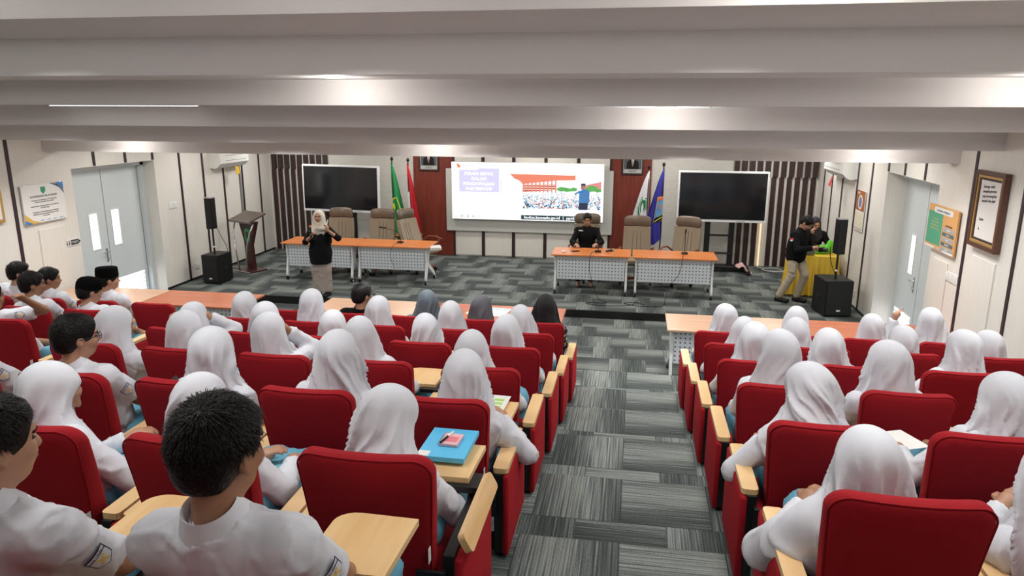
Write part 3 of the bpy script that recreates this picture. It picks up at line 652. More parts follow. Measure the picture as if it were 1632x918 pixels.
# yellow table with laptop and green bag
t = thing('cloth_covered_table', 'table under pleated yellow satin cloth beside right wall', 'table', (3.22, 13.72, ZS), -.12)
yt = MB(); n = 160
def per(s):   # perimeter of a rounded rectangle .92 x .55
    a, b = .42, .28; q = 2*(a+b)*2; s = s*q
    for (x0, y0, x1, y1, L_) in ((-a, -b, a, -b, 2*a), (a, -b, a, b, 2*b), (a, b, -a, b, 2*a), (-a, b, -a, -b, 2*b)):
        if s <= L_: return x0+(x1-x0)*s/L_, y0+(y1-y0)*s/L_
        s -= L_
    return -a, -b
for j in range(7):
    for i in range(n):
        x, y = per(i/n); k = j/6; amp = .028*k; ph = math.sin(i/n*2*PI*30)*amp+math.sin(i/n*2*PI*13+1)*amp*.6
        r = math.hypot(x, y); yt.v.append((x*(1+.06*k)+x/r*ph, y*(1+.06*k)+y/r*ph, .74-.72*k))
for j in range(6):
    for i in range(n): yt.f.append((j*n+i, j*n+(i+1) % n, (j+1)*n+(i+1) % n, (j+1)*n+i))
yt.f.append(tuple(range(n))); yt.build('yellow_cloth', YELLOW, t, 1.2)
MB().box(-.40, .40, -.26, .26, .70, .735).build('tabletop', WOOD, t)
t = thing('laptop', 'grey open laptop on the yellow table', 'laptop', (3.05, 13.62, ZS+.745), -.2)
MB().box(-.17, .17, -.10, .13, 0, .016, .004).build('keyboard_base', mat('laptop_grey', (.22, .22, .23), .4), t)
MB().add([(-.17, -.10, .016), (.17, -.10, .016), (.17, -.19, .21), (-.17, -.19, .21), (-.17, -.11, .012), (.17, -.11, .012), (.17, -.20, .205), (-.17, -.20, .205)], [(0, 1, 2, 3), (4, 5, 6, 7), (0, 1, 5, 4), (1, 2, 6, 5), (2, 3, 7, 6), (3, 0, 4, 7)]).build('lid', mat('laptop_grey', (.22, .22, .23), .4), t)

# pink cloth over the right display stand, white cable on the carpet
pk = MB().grid(lambda u, v: (2.10+.30*u+.02*math.sin(v*9), 15.0+.32*v+.03*math.sin(u*8), .30-.02*math.sin(u*12)-(.16*max(0, u-.45)/.55)**1+.02*math.sin(v*14)), 24, 20)
n0 = len(pk.v); pk.grid(lambda u, v: (2.10+.30*u+.02*math.sin(v*9), 15.0+.32*v+.03*math.sin(u*8), .292-.02*math.sin(u*12)-(.16*max(0, u-.45)/.55)**1+.02*math.sin(v*14)), 24, 20)
tag(pk.build('cloth', mat('pink_cloth', (.62, .40, .38), .8), None, 2), 'pink cloth draped over the foot of the right display', 'cloth')
cable('white cable curled on the carpet under the lit wall slat', [(2.62, 15.9, .14), (2.75, 15.75, .14), (3.0, 15.8, .14), (3.1, 15.5, .14), (2.8, 15.5, .14), (2.7, 15.65, .14)], .008, PLAST)

# ------------------------------------------------------------------ wall fittings
def ac(label, X, s, y0, y1, z0, z1):
    t = thing('air_conditioner', label, 'air conditioner', (X, 0, 0)); D = .24
    prof = [(0, z0+.02), (.10, z0), (.17, z0+.03), (D, z0+.10), (D, z1-.03), (D-.03, z1), (0, z1)]
    MB().prism([(s*a, b) for a, b in prof], y0, y1, 'y').v
    m = MB(); n = len(prof)
    m.add([(s*a, y0, b) for a, b in prof]+[(s*a, y1, b) for a, b in prof], [tuple(range(n)), tuple(range(n, 2*n))]+[(i, (i+1) % n, n+(i+1) % n, n+i) for i in range(n)])
    m.build('body', PLAST, t)
    MB().add([(s*.172, y0+.06, z0+.028), (s*.172, y1-.06, z0+.028), (s*(D+.004), y1-.06, z0+.095), (s*(D+.004), y0+.06, z0+.095)], [(0, 1, 2, 3)]).build('louvre', WHITE, t)
    for k in range(2): MB().box(*sorted((s*D, s*(D+.003))), y0+.2, y1-.1, z0+.15+.10*k, z0+.157+.10*k).build('groove', mat('groove_grey', (.2, .2, .2), .5), t)
    return t
ac('white wall air conditioner with yellow tag on left stage wall', XL, 1, 13.60, 14.70, 2.20, 2.52)
ac('white wall air conditioner with red ribbon on right stage wall', XR, -1, 13.40, 14.72, 2.22, 2.54)
tag(MB().add([(XL+.20, 14.20, 2.22), (XL+.21, 14.32, 2.20), (XL+.22, 14.33, 2.06), (XL+.21, 14.22, 2.04), (XL+.205, 14.20, 2.22), (XL+.215, 14.32, 2.20), (XL+.225, 14.33, 2.06), (XL+.215, 14.22, 2.04)], [(0, 1, 2, 3), (4, 5, 6, 7), (0, 1, 5, 4), (1, 2, 6, 5), (2, 3, 7, 6), (3, 0, 4, 7)]).build('paper_tag', mat('tag_yellow', (.80, .50, .03), .6), None), 'yellow paper tag hanging from left air conditioner', 'tag')
tag(MB().add([(XR-.22, 14.10, 2.23), (XR-.22, 14.16, 2.23), (XR-.24, 14.30, 2.05), (XR-.24, 14.14, 2.03), (XR-.215, 14.10, 2.23), (XR-.215, 14.16, 2.23), (XR-.235, 14.30, 2.05), (XR-.235, 14.14, 2.03)], [(0, 1, 2, 3), (4, 5, 6, 7), (0, 1, 5, 4), (1, 2, 6, 5), (2, 3, 7, 6), (3, 0, 4, 7)]).build('ribbon', mat('ribbon_red', (.65, .06, .06), .6), None), 'red ribbon hanging from right air conditioner', 'ribbon')
p_ = tag(MB().tube([(XL+.03, 14.62, 2.2), (XL+.03, 14.68, 2.05), (XL+.03, 14.68, .2)], .022).build('conduit', mat('grey_pipe', (.35, .35, .37), .5), None, 2), 'grey drain pipe running down from left air conditioner', 'pipe')
def switches(label, X, s, ys, z):
    t = thing('light_switch', label, 'switch', (X, 0, 0))
    for y in ys: MB().box(*sorted((0, s*.012)), y-.055, y+.055, z-.055, z+.055, .004).build('plate', PLAST, t); MB().box(*sorted((s*.011, s*.018)), y-.022, y+.022, z-.03, z+.03, .003).build('rocker', WHITE, t)
switches('pair of white light switches on the left stage wall', XL, 1, (12.22, 12.34), 1.64)
switches('row of white switches on right wall below the green board', XR, -1, (9.06, 9.18, 9.30), 1.47)
# left notice board
t = thing('notice_board', 'white service notice board with green crest on left wall', 'sign', (XL+.03, 9.265, 2.06)); RL = (PI/2, 0, PI/2)
MB().box(-.012, .012, -.385, .385, -.27, .27, .003).build('panel', PLAST, t)
for (a, b) in ((-.33, .27), (.33, .27), (-.33, -.27), (.33, -.27)): MB().cyl((.0, a, b), (.02, a, b), .012).build('spacer', CHROME, t)
SBL = mat('sign_blue', (.05, .22, .55), .5); SOR = mat('sign_ochre', (.70, .42, .08), .5); INK = mat('ink', (.03, .03, .035), .6); SGR = mat('sign_green', (.03, .33, .2), .5)
MB().add([(.014, a, b) for a, b in ((.13, .27), (.385, .27), (.385, .10), (.30, .20))], [(0, 1, 2, 3)]).build('corner_swoosh', SBL, t)
MB().add([(.0145, a, b) for a, b in ((.18, .27), (.23, .27), (.36, .16), (.385, .12), (.385, .15), (.30, .225))], [(0, 1, 2, 3, 4, 5)]).build('corner_swoosh', SOR, t)
MB().add([(.014, a, b) for a, b in ((-.385, -.27), (-.10, -.27), (-.25, -.225), (-.385, -.12))], [(0, 1, 2, 3)]).build('corner_swoosh', SOR, t)
MB().add([(.0145, a, b) for a, b in ((-.385, -.27), (-.25, -.27), (-.385, -.21))], [(0, 1, 2)]).build('corner_swoosh', SBL, t)
MB().prism([(-.04, .17), (0, .13), (.04, .17), (.04, .23), (-.04, .23)], .0, .0165, 'x').build('crest', SGR, t)
text('heading', 'KOMPENSASI PELAYANAN', .042, INK, t, (.014, 0, .10), RL)
for i, s_ in enumerate(('Kompensasi keterlambatan / ketidaksesuaian', 'Pelayanan yang telah kami janjikan', '', 'Anda berhak mendapat pelayanan yang lebih baik', 'dan lebih segera', '', 'Anda dapat menghubungi petugas apabila ada', 'pelayanan yang kurang sesuai dengan standar', 'Terima kasih')):
    if s_: text('body_lettering', s_, .026, INK, t, (.014, 0, .05-.028*i), RL)
for i in range(4): MB().box(.012, .014, -.12+.12*i, -.05+.12*i, -.245, -.237).build('footer_line', SBL, t)
t = thing('toilet_sign', 'small white toilet arrow sign on left wall beside doors', 'sign', (XL+.006, 9.74, 1.40))
MB().prism([(-.17, -.05), (.10, -.05), (.17, 0), (.10, .05), (-.17, .05)], -.004, .004, 'x').build('plate', PLAST, t)
MB().prism([(-.05, -.038), (.095, -.038), (.15, 0), (.095, .038), (-.05, .038)], .004, .006, 'x').build('arrow', INK, t)
text('lettering', 'TOILET', .048, PLAST, t, (.007, .03, 0), RL)
for y in (-.13, -.085): MB().cyl((.004, y, .028), (.006, y, .028), .009).box(.004, .006, y-.009, y+.009, -.035, .015).build('figure_mark', INK, t)
t = thing('picture_frame', 'gilt picture frame on left wall at the picture edge', 'picture', (XL+.02, 8.32, 2.10))
MB().box(-.02, .025, -.24, .24, -.22, .22, .01).build('frame', GOLD, t); MB().box(.02, .028, -.19, .19, -.17, .17).build('print', PLAST, t)
# right framed letter
RRt = (PI/2, 0, -PI/2)
t = thing('framed_letter', 'large wooden frame with handwritten letter on right wall', 'picture', (XR-.04, 8.46, 2.36)); w, h = .33, .41
def fr(mb, w0, w1, h0, h1, x0, x1):
    mb.box(x0, x1, -w1, -w0, -h1, h1, .004); mb.box(x0, x1, w0, w1, -h1, h1, .004); mb.box(x0, x1, -w0, w0, h0, h1, .004); mb.box(x0, x1, -w0, w0, -h1, -h0, .004); return mb
fr(MB(), w-.05, w, h-.05, h, -.03, .03).build('frame', mat('walnut_frame', (.10, .04, .022), .35), t)
fr(MB(), w-.075, w-.048, h-.075, h-.048, -.022, .03).build('gilt_moulding', GOLD, t); fr(MB(), w-.10, w-.074, h-.10, h-.074, -.012, .03).build('inner_moulding', SLATW, t)
MB().box(-.004, .03, -w+.09, w-.09, -h+.09, h-.09).build('letter', mat('letter_paper', (.72, .70, .68), .7), t)
for i, s_ in enumerate(('Semoga selalu', 'menjadi generasi', 'yang berintegritas', 'amanah dan jujur', '', '', '', 'Salam', '', 'A.')):
    if s_: text('handwriting', s_, .045, INK, t, (-.006, .16, .24-.05*i), (PI/2, -.08, -PI/2), 'LEFT')
# right green and orange board
t = thing('notice_board', 'green and orange notice board on right wall', 'sign', (XR-.03, 9.58, 1.985)); NOR = mat('board_orange', (.68, .36, .13), .6); NGR = mat('board_green', (.08, .36, .22), .6)
MB().box(-.012, .012, -.44, .44, -.27, .27, .003).build('panel', NOR, t); MB().box(-.0135, -.012, -.02, .42, -.21, .19).build('green_field', NGR, t)
MB().prism(rrect(.56, .07, .03, 4, -.02, .215), -.0145, -.012, 'x').build('title_pill', PLAST, t)
text('heading', 'penanganan pelanggaran', .04, mat('ink_navy', (.03, .04, .15), .6), t, (-.015, -.02, .215), RRt)
text('subheading', 'ALUR PROSES', .032, INK, t, (-.0135, -.22, .06), RRt)
for i in range(5): 
    MB().box(-.0145, -.012, -.40, -.06, .015-.058*i-.022, .015-.058*i+.022, .001).build('grey_bar', mat('bar_grey' if i % 2 == 0 else 'bar_dark', (.35, .38, .38) if i % 2 == 0 else (.09, .14, .16), .6), t)
    text('bar_lettering', ('Laporan', 'Temuan', 'Kajian', 'Klarifikasi', 'Putusan')[i], .03, PLAST, t, (-.0148, -.23, .015-.058*i), RRt)
for i in range(4): text('body_lettering', ('TATA CARA', 'PENANGANAN', 'PELANGGARAN', 'PEMILIHAN UMUM')[i], .034, mat('pale_ochre', (.55, .5, .2), .6), t, (-.0138, .19, .10-.04*i), RRt)
MB().box(-.014, -.012, -.43, .43, -.262, -.235).build('footer_band', PLAST, t); text('footer_lettering', 'BAWASLU KABUPATEN', .025, mat('ink_rust', (.4, .08, .03), .6), t, (-.0145, 0, -.248), RRt)
t = thing('poster', 'brown and orange poster hanging on right stage wall', 'poster', (XR-.02, 12.97, 1.76))
MB().box(-.006, .006, -.23, .23, -.33, .33).build('sheet', PLAST, t); MB().box(-.0075, -.006, -.23, .23, 0, .33).build('picture_field', mat('poster_brown', (.40, .13, .04), .5), t)
MB().prism([(.12*math.cos(i*PI/8), .14+.12*math.sin(i*PI/8)) for i in range(16)], -.0085, -.0075, 'x').build('round_picture', PLAST, t); MB().prism([(.08*math.cos(i*PI/8), .14+.09*math.sin(i*PI/8)) for i in range(16)], -.0095, -.0085, 'x').build('round_picture', mat('poster_blue', (.15, .2, .4), .5), t)
for a, b in ((-.20, -.02), (.02, .20)): MB().box(-.0075, -.006, a, b, -.27, -.03).build('text_panel', mat('poster_cream', (.75, .68, .50), .5), t)
text('heading', 'MARI', .06, PLAST, t, (-.008, .12, .28), RRt)
for i in range(5): MB().cyl((-.0065, -.18+.09*i, -.30), (-.008, -.18+.09*i, -.30), .018).build('icon', mat('poster_brown', (.40, .13, .04), .5), t)
def outlet(label, X, s, y): 
    t = thing('wall_outlet', label, 'outlet', (X, y, .38)); MB().box(*sorted((0, s*.012)), -.05, .05, -.05, .05, .003).build('plate', PLAST, t); MB().cyl((s*.012, 0, 0), (s*.014, 0, 0), .022).build('socket', WHITE, t)
outlet('white wall outlet behind the left subwoofer', XL, 1, 12.85); outlet('white wall outlet behind the right subwoofer', XR, -1, 12.85)

# ceiling fittings
def downlight(label, x, y, z, p, on=True, spill=1.35):
    t = thing('downlight', label, 'light', (x, y, z))
    MB().lathe([(.075, 0), (.078, -.006), (.095, -.006), (.098, 0)], 24).build('trim_ring', WHITE, t, 1)
    MB().lathe([(0, -.002), (.074, -.002)], 24).build('lens', mat('lamp_lens', (1, .97, .92), emit=6), t)
    l = bpy.data.lights.new('lamp', 'POINT'); l.energy = p*.24; l.shadow_soft_size = .06; l.color = (1, .97, .92)
    o = bpy.data.objects.new('lamp', l); COL.objects.link(o); o.location = (0, 0, -.06); o.parent = t
downlight('lit round downlight on the stepped ceiling, upper left', -2.5, 5.98, 3.645, 42)
downlight('lit round downlight on the ceiling over right seats', 2.9, 5.98, 3.645, 42)
downlight('lit downlight in the ceiling step over the aisle', .25, 6.95, 3.42, 38)
downlight('lit downlight before the lowest ceiling step, middle', -2.53, 9.0, 2.985, 26)
downlight('lit downlight before the lowest ceiling step at right wall', 2.75, 9.0, 2.985, 30)
downlight('lit downlight before the lowest ceiling step at left wall', -6.9, 9.0, 2.985, 28)
downlight('lit downlight on the highest ceiling step above the frame', .9, 3.85, 4.15, 50)
def diffuser(label, x0, x1, lit):
    t = thing('ceiling_diffuser', label, 'ceiling vent', ((x0+x1)/2, 7.2, 3.42)); w = (x1-x0)/2
    MB().box(-w, w, -.09, .09, -.004, 0).build('frame', WHITE, t)
    n = 14
    for i in range(n):
        a = -w+.04+(2*w-.08)*i/n; MB().box(a, a+(2*w-.08)/n-.012, -.06, .06, -.012, -.004, 0).build('vent_blade', mat('bright_louvre', (1, 1, .97), emit=1.2) if lit else WHITE, t)
diffuser('long bright slot light on ceiling step at upper left', -6.25, -4.5, True); diffuser('long slot vent on ceiling step above the aisle', -.65, .8, False)

# ------------------------------------------------------------------ auditorium chairs
def pad(outline, prof, yf, nfill=(0, .45, .8)):
    """rounded pad: rings of the outline at (scale, depth) steps; yf(x,z,depth) gives y"""
    m = MB(); n = len(outline); cx = sum(p[0] for p in outline)/n; cz = sum(p[1] for p in outline)/n
    for s, d in prof:
        for x, z in outline:
            X = cx+(x-cx)*s; Z = cz+(z-cz)*s; m.v.append((X, yf(X, Z, d), Z))
    k = len(prof)
    for j in range(k-1):
        for i in range(n): m.f.append((j*n+i, j*n+(i+1) % n, (j+1)*n+(i+1) % n, (j+1)*n+i))
    m.f.append(tuple(range(n))); m.f.append(tuple(range((k-1)*n, k*n))[::-1]); return m
def back_outline():
    pts = []
    R = .065
    for i in range(9): t = PI/2*i/8; pts.append((.233-R+R*math.cos(t), 1.0-R+R*math.sin(t)))
    for i in range(1, 8): pts.append((.168-.336*i/8, 1.0))
    for i in range(9): t = PI/2+PI/2*i/8; pts.append((-.233+R+R*math.cos(t), 1.0-R+R*math.sin(t)))
    for i in range(1, 9): k = i/9; pts.append((-.233+.035*k, .935-.50*k))
    for i in range(5): t = PI+PI/2*i/4; pts.append((-.198+.04+.04*math.cos(t), .40+.04*math.sin(t)))
    for i in range(1, 6): pts.append((-.158+.316*i/6, .36))
    for i in range(5): t = 1.5*PI+PI/2*i/4; pts.append((.158+.04*math.cos(t), .40+.04*math.sin(t)))
    for i in range(1, 9): k = 1-i/9; pts.append((.233-.035*k, .935-.50*k))
    return pts
def by(x, z, d): 
    v = (z-.36)/.64
    return .115*(1-v)+.012*math.sin(v*PI)+.034*(x/.233)**2*(.4+.6*v)+d*(1+.25*math.sin(min(1, max(0, 1.4-v*1.5))*PI/2)*(1 if d > .05 else 0))
def make_chair(lab):
    t = thing('auditorium_chair', lab, 'chair', (0, 0, 0), 0, 'red auditorium chairs in tiers')
    prof = [(.02, .0), (.35, .0), (.65, .0), (.85, .001), (.93, .004), (.965, .010), (.99, .024), (1, .042), (.99, .062), (.965, .074), (.93, .080), (.85, .084), (.6, .086), (.3, .086), (.02, .086)]
    bk = pad(back_outline(), prof, by).build('backrest', RED, t, 3)
    ol = back_outline(); MB().tube([(x*.985, by(x*.985, .68+(z-.68)*.985, .012), .68+(z-.68)*.985) for x, z in ol], .0035, 5, True).build('piping', RED, bk, 3)
    MB().box(-.225, .225, .17, .62, .36, .46, .03).build('seat', RED, t, 1.2)
    for s in (-1, 1):
        a, b = sorted((s*.248, s*.291)); MB().box(a, b, .095, .56, .22, .625, .004).box(a, b, .12, .22, 0, .23).build('side_frame', BLACK, t)
        a, b = sorted((s*.288, s*.319)); MB().box(a, b, .085, .60, .21, .620, .013).build('side_panel', RED, t, 1.2)
        MB().prism([(x+s*.277, y) for x, y in rrect(.072, .46, .018, 4, 0, .335)], .625, .650).build('armrest', WOOD, t)
        brk = MB().box(*sorted((s*.16, s*.262)), .070, .084, .42, .575, .003).box(*sorted((s*.248, s*.262)), .075, .16, .42, .575).build('bracket', BLACK, t)
        br_ = brk
        for z in (.45, .545): MB().cyl((s*.185, .071, z), (s*.185, .065, z), .007, n=8).build('bolt', CHROME, br_)
        MB().box(*sorted((s*.235, s*.295)), .08, .32, 0, .012, .003).build('foot_plate', BLACK, t)
    MB().box(.205, .2075, .075, .10, .60, .655).build('care_tag', PLAST, bk)
    return t
def seat_xy(row, side, n):
    X = -.834-n*.64-(.22 if n > 5 else 0) if side < 0 else .831+n*.64
    return X, 2.073+.909*row, tier(row)
RN = {-1: 'seventh', 0: 'sixth', 1: 'fifth', 2: 'fourth', 3: 'third', 4: 'second', 5: 'front'}
SN = ['on the aisle', 'second from aisle', 'third from aisle', 'fourth from aisle', 'fifth from aisle', 'sixth from aisle', 'first beyond the left gap', 'second beyond the left gap', 'third beyond the left gap', 'fourth beyond the left gap']
def where(row, side, n): return '%s row from stage, %s block, %s' % (RN[row], 'left' if side < 0 else 'right', SN[n])
seats = []
for row, ns in ((-1, (0, 1)), (0, (0, 1, 2)), (1, (0, 1, 2, 3, 4)), (2, (0, 1, 2, 3, 4)), (3, (0, 1, 2, 3, 4, 6)), (4, (0, 1, 2, 3, 4, 6, 7)), (5, (0, 1, 2, 3, 4, 6, 7, 8, 9))):
    seats += [(row, -1, n) for n in ns]
for row, ns in ((-1, (0,)), (0, (0, 1)), (1, (0, 1)), (2, (0, 1, 2)), (3, (0, 1, 2)), (4, (0, 1, 2, 3)), (5, (0, 1, 2, 3))):
    seats += [(row, 1, n) for n in ns]
master = None; CH = {}
for s_ in seats:
    x, y, z = seat_xy(*s_); lab = 'red upholstered chair, '+where(*s_)
    if master is None: master = make_chair(lab); master.location = (x, y, z); c = master
    else: c = dup(master, (x, y, z), 0, lab)
    c.location.y -= .06 if s_[0] >= 0 else .12; c.location.z -= .012 if s_[0] >= 0 else .035
    CH[s_] = c
tab_me = None
def tablet(s_, tilt=False):
    global tab_me
    c = CH[s_]
    if tab_me is None:
        pts = [(.245, .51), (.255, .80)]+[(.09+.07*math.cos(PI/2+i*PI/10)-.02, .745+.06*math.sin(PI/2+i*PI/10)) for i in range(6)]+[(.0, .56), (.01, .53), (.03, .51)]
        tab_me = MB().prism(pts, .668, .690).mesh('tab'); tab_me.materials.append(WOOD)
    o = bpy.data.objects.new('writing_tablet', tab_me); COL.objects.link(o); o.parent = c
    if s_[0] == -1: o.location = (-.03, .09, .02)
    MB().box(.15, .285, .48, .60, .640, .668, .003).build('tablet_hinge', BLACK, c)
    if tilt:
        for ch in c.children:
            if ch.name.startswith('armrest') and ch.data.vertices[0].co.x > 0:
                me = ch.data.copy(); ch.data = me; M_ = Matrix.Translation((.325, 0, .665)) @ Matrix.Rotation(math.radians(62), 4, 'Y') @ Matrix.Translation((-.277, 0, -.638)); me.transform(M_)
for s_ in ((-1, -1, 0), (-1, -1, 1), (0, -1, 0), (1, -1, 0), (2, -1, 2), (2, -1, 1), (3, -1, 1), (5, -1, 6), (0, 1, 0)): tablet(s_, s_ == (0, -1, 0))

# ------------------------------------------------------------------ people: distance-field surfaces
def rot(yaw, pitch, roll=0):
    return (Matrix.Rotation(yaw, 3, 'Z') @ Matrix.Rotation(-pitch, 3, 'X') @ Matrix.Rotation(roll, 3, 'Y'))
NP = lambda v: np.array(tuple(v), dtype=np.float32)
def E_(c, r, M=None, k=.02, op=0): return ('e', NP(c), NP(r), None if M is None else np.array(M, dtype=np.float32), k, op)
def C_(a, b, r1, r2=None, k=.02, op=0, cut=None): return ('c', NP(a), NP(b), r1, r1 if r2 is None else r2, k, op, cut)
def field(prims, P):
    d = np.full(len(P), 9.0, np.float32)
    for p in prims:
        if p[0] == 'e':
            q = P-p[1]
            if p[3] is not None: q = q @ p[3]
            a = q/p[2]; k0 = np.sqrt((a*a).sum(1))+1e-6; b = a/p[2]; k1 = np.sqrt((b*b).sum(1))+1e-6
            f = k0*(k0-1)/k1; k, op = p[4], p[5]
        else:
            ab = p[2]-p[1]; q = P-p[1]; t = np.clip((q @ ab)/max(1e-9, float(ab @ ab)), 0, 1)
            f = np.sqrt(((q-t[:, None]*ab)**2).sum(1))-(p[3]+(p[4]-p[3])*t); k, op = p[5], p[6]
            if p[7] is not None:
                dd = ab/np.linalg.norm(ab); f = np.maximum(f, (P-(p[2]+dd*p[7])) @ dd)
        if op == 0:
            h = np.clip(k-np.abs(d-f), 0, None)/k; d = np.minimum(d, f)-h*h*k*.25
        else:
            g = -f; h = np.clip(k-np.abs(d-g), 0, None)/k; d = np.maximum(d, g)+h*h*k*.25
    return d
def bounds(prims):
    lo = np.full(3, 9.); hi = -lo
    for p in prims:
        if p[0] == 'e':
            if p[5]: continue
            r = float(p[2].max()); lo = np.minimum(lo, p[1]-r); hi = np.maximum(hi, p[1]+r)
        else:
            if p[6]: continue
            r = max(p[3], p[4]); lo = np.minimum(lo, np.minimum(p[1], p[2])-r); hi = np.maximum(hi, np.maximum(p[1], p[2])+r)
    return lo, hi
def net(prims, h, disp=None, zmin=None):
    lo, hi = bounds(prims); lo = lo-3*h; hi = hi+3*h
    if zmin is not None: lo[2] = zmin
    B = 5; nb = np.ceil((hi-lo)/(h*B)).astype(int)+1; n = nb*B
    g = [np.arange(k) for k in nb]; bc = np.stack(np.meshgrid(*g, indexing='ij'), -1).reshape(-1, 3)
    cen = (lo+(bc+.5)*B*h).astype(np.float32); d0 = field(prims, cen); act = np.abs(d0) < B*h*.87+.03
    V = np.repeat(np.repeat(np.repeat(np.where(d0 > 0, 1., -1.).reshape(nb).astype(np.float32), B, 0), B, 1), B, 2)
    off = np.stack(np.meshgrid(*[np.arange(B)]*3, indexing='ij'), -1).reshape(-1, 3)
    idx = (bc[act][:, None, :]*B+off[None]).reshape(-1, 3)
    V[idx[:, 0], idx[:, 1], idx[:, 2]] = field(prims, (lo+idx*h).astype(np.float32))
    S_ = V < 0; nx, ny, nz = V.shape
    cs = [(i, j, k) for i in (0, 1) for j in (0, 1) for k in (0, 1)]
    cn = sum(S_[i:nx-1+i, j:ny-1+j, k:nz-1+k].astype(np.int8) for i, j, k in cs)
    cells = np.argwhere((cn > 0) & (cn < 8)); ids = np.full((nx-1, ny-1, nz-1), -1, np.int64); ids[tuple(cells.T)] = np.arange(len(cells))
    acc = np.zeros((len(cells), 3)); cnt = np.zeros(len(cells))
    for a in cs:
        for ax in range(3):
            if a[ax]: continue
            b = list(a); b[ax] = 1
            va = V[cells[:, 0]+a[0], cells[:, 1]+a[1], cells[:, 2]+a[2]]; vb = V[cells[:, 0]+b[0], cells[:, 1]+b[1], cells[:, 2]+b[2]]
            m = (va < 0) != (vb < 0); t = va[m]/(va[m]-vb[m]); p = np.tile(np.array(a, float), (m.sum(), 1)); p[:, ax] = t
            acc[m] += p; cnt[m] += 1
    verts = lo+(cells+acc/cnt[:, None])*h
    quads = []
    for ax in range(3):
        u, w = [(1, 2), (2, 0), (0, 1)][ax]
        sl0 = [slice(None)]*3; sl1 = [slice(None)]*3; sl0[ax] = slice(0, -1); sl1[ax] = slice(1, None)
        a = S_[tuple(sl0)]; b = S_[tuple(sl1)]; e = np.argwhere(a != b)
        e = e[(e[:, u] > 0) & (e[:, w] > 0) & (e[:, u] < V.shape[u]-1) & (e[:, w] < V.shape[w]-1)]
        du = np.zeros(3, int); du[u] = 1; dw = np.zeros(3, int); dw[w] = 1
        q = np.stack([ids[tuple((e-du-dw).T)], ids[tuple((e-dw).T)], ids[tuple(e.T)], ids[tuple((e-du).T)]], 1)
        fl_ = ~a[tuple(e.T)]; q[fl_] = q[fl_][:, ::-1]; quads.append(q)
    q = np.concatenate(quads); q = q[(q >= 0).all(1)]
    if disp is not None: verts = disp(verts)
    me = bpy.data.meshes.new('figure'); me.vertices.add(len(verts)); me.vertices.foreach_set('co', verts.astype(np.float32).ravel())
    me.loops.add(len(q)*4); me.loops.foreach_set('vertex_index', q.astype(np.int32).ravel()); me.polygons.add(len(q))
    me.polygons.foreach_set('loop_start', np.arange(0, len(q)*4, 4, dtype=np.int32)); me.polygons.foreach_set('use_smooth', np.ones(len(q), bool))
    me.update(calc_edges=True); return me
def vnoise(P, s, seed=0):
    r = np.random.RandomState(seed); out = np.zeros(len(P))
    for i in range(5):
        d = r.normal(size=3); d /= np.linalg.norm(d); out += np.sin(P @ d*s*(1+.35*i)+r.uniform(0, 6))
    return out/5
def hand_prims(w, d, nrm, curl=.6, s=1., side=1):
    """palm, four bent fingers and a thumb; w wrist, d pointing direction, nrm palm normal (fingers bend to it)"""
    w = Vector(w); d = Vector(d).normalized(); nrm = Vector(nrm); nrm = (nrm-d*nrm.dot(d)).normalized(); l = d.cross(nrm)*side; P = []
    P.append(C_(w, w+d*.045*s, .022*s, .026*s, .02)); P.append(E_(w+d*.05*s, (.036*s, .036*s, .022*s), None, .02))
    for i, (o, L) in enumerate(((.030, .9), (.010, 1.0), (-.010, .95), (-.028, .75))):
        a = w+d*.072*s+l*o*s*.95; d1 = (d*math.cos(curl)+nrm*math.sin(curl)); b = a+d1*.036*L*s
        d2 = (d*math.cos(curl*2.1)+nrm*math.sin(curl*2.1)); c = b+d2*.034*L*s
        P += [C_(a, b, .0095*s, .0088*s, .006), C_(b, c, .0088*s, .007*s, .004)]
    a = w+d*.02*s+l*.028*s; b = a+(d*.6+l*.8+nrm*.3).normalized()*.036*s; c = b+(d*.9+l*.2+nrm*.5).normalized()*.03*s
    return P+[C_(a, b, .012*s, .011*s, .01), C_(b, c, .0105*s, .008*s, .005)]
def ik(S0, T, a, b, pole):
    S0 = Vector(S0); T = Vector(T); d = T-S0; L = min(d.length, (a+b)*.985); d = d.normalized(); T = S0+d*L
    x = (a*a-b*b+L*L)/(2*L); hh = math.sqrt(max(0, a*a-x*x)); p = Vector(pole); p = (p-d*p.dot(d)).normalized(); return S0+d*x+p*hh, T
ARMS = {'lap': ((-.08, .60, .59), (.08, .60, .59)), 'armL': ((-.17, .50, .66), (.09, .64, .62)), 'armR': ((-.09, .64, .62), (.20, .52, .67)), 'fwd': ((-.10, .60, .66), (.06, .66, .66)),
        'faceR': ((-.08, .60, .59), None), 'upR': ((-.08, .60, .59), (.30, .50, .94)), 'upL': ((-.30, .48, 1.05), (.08, .60, .59)), 'headR': ((-.08, .60, .59), (.14, .12, 1.12))}
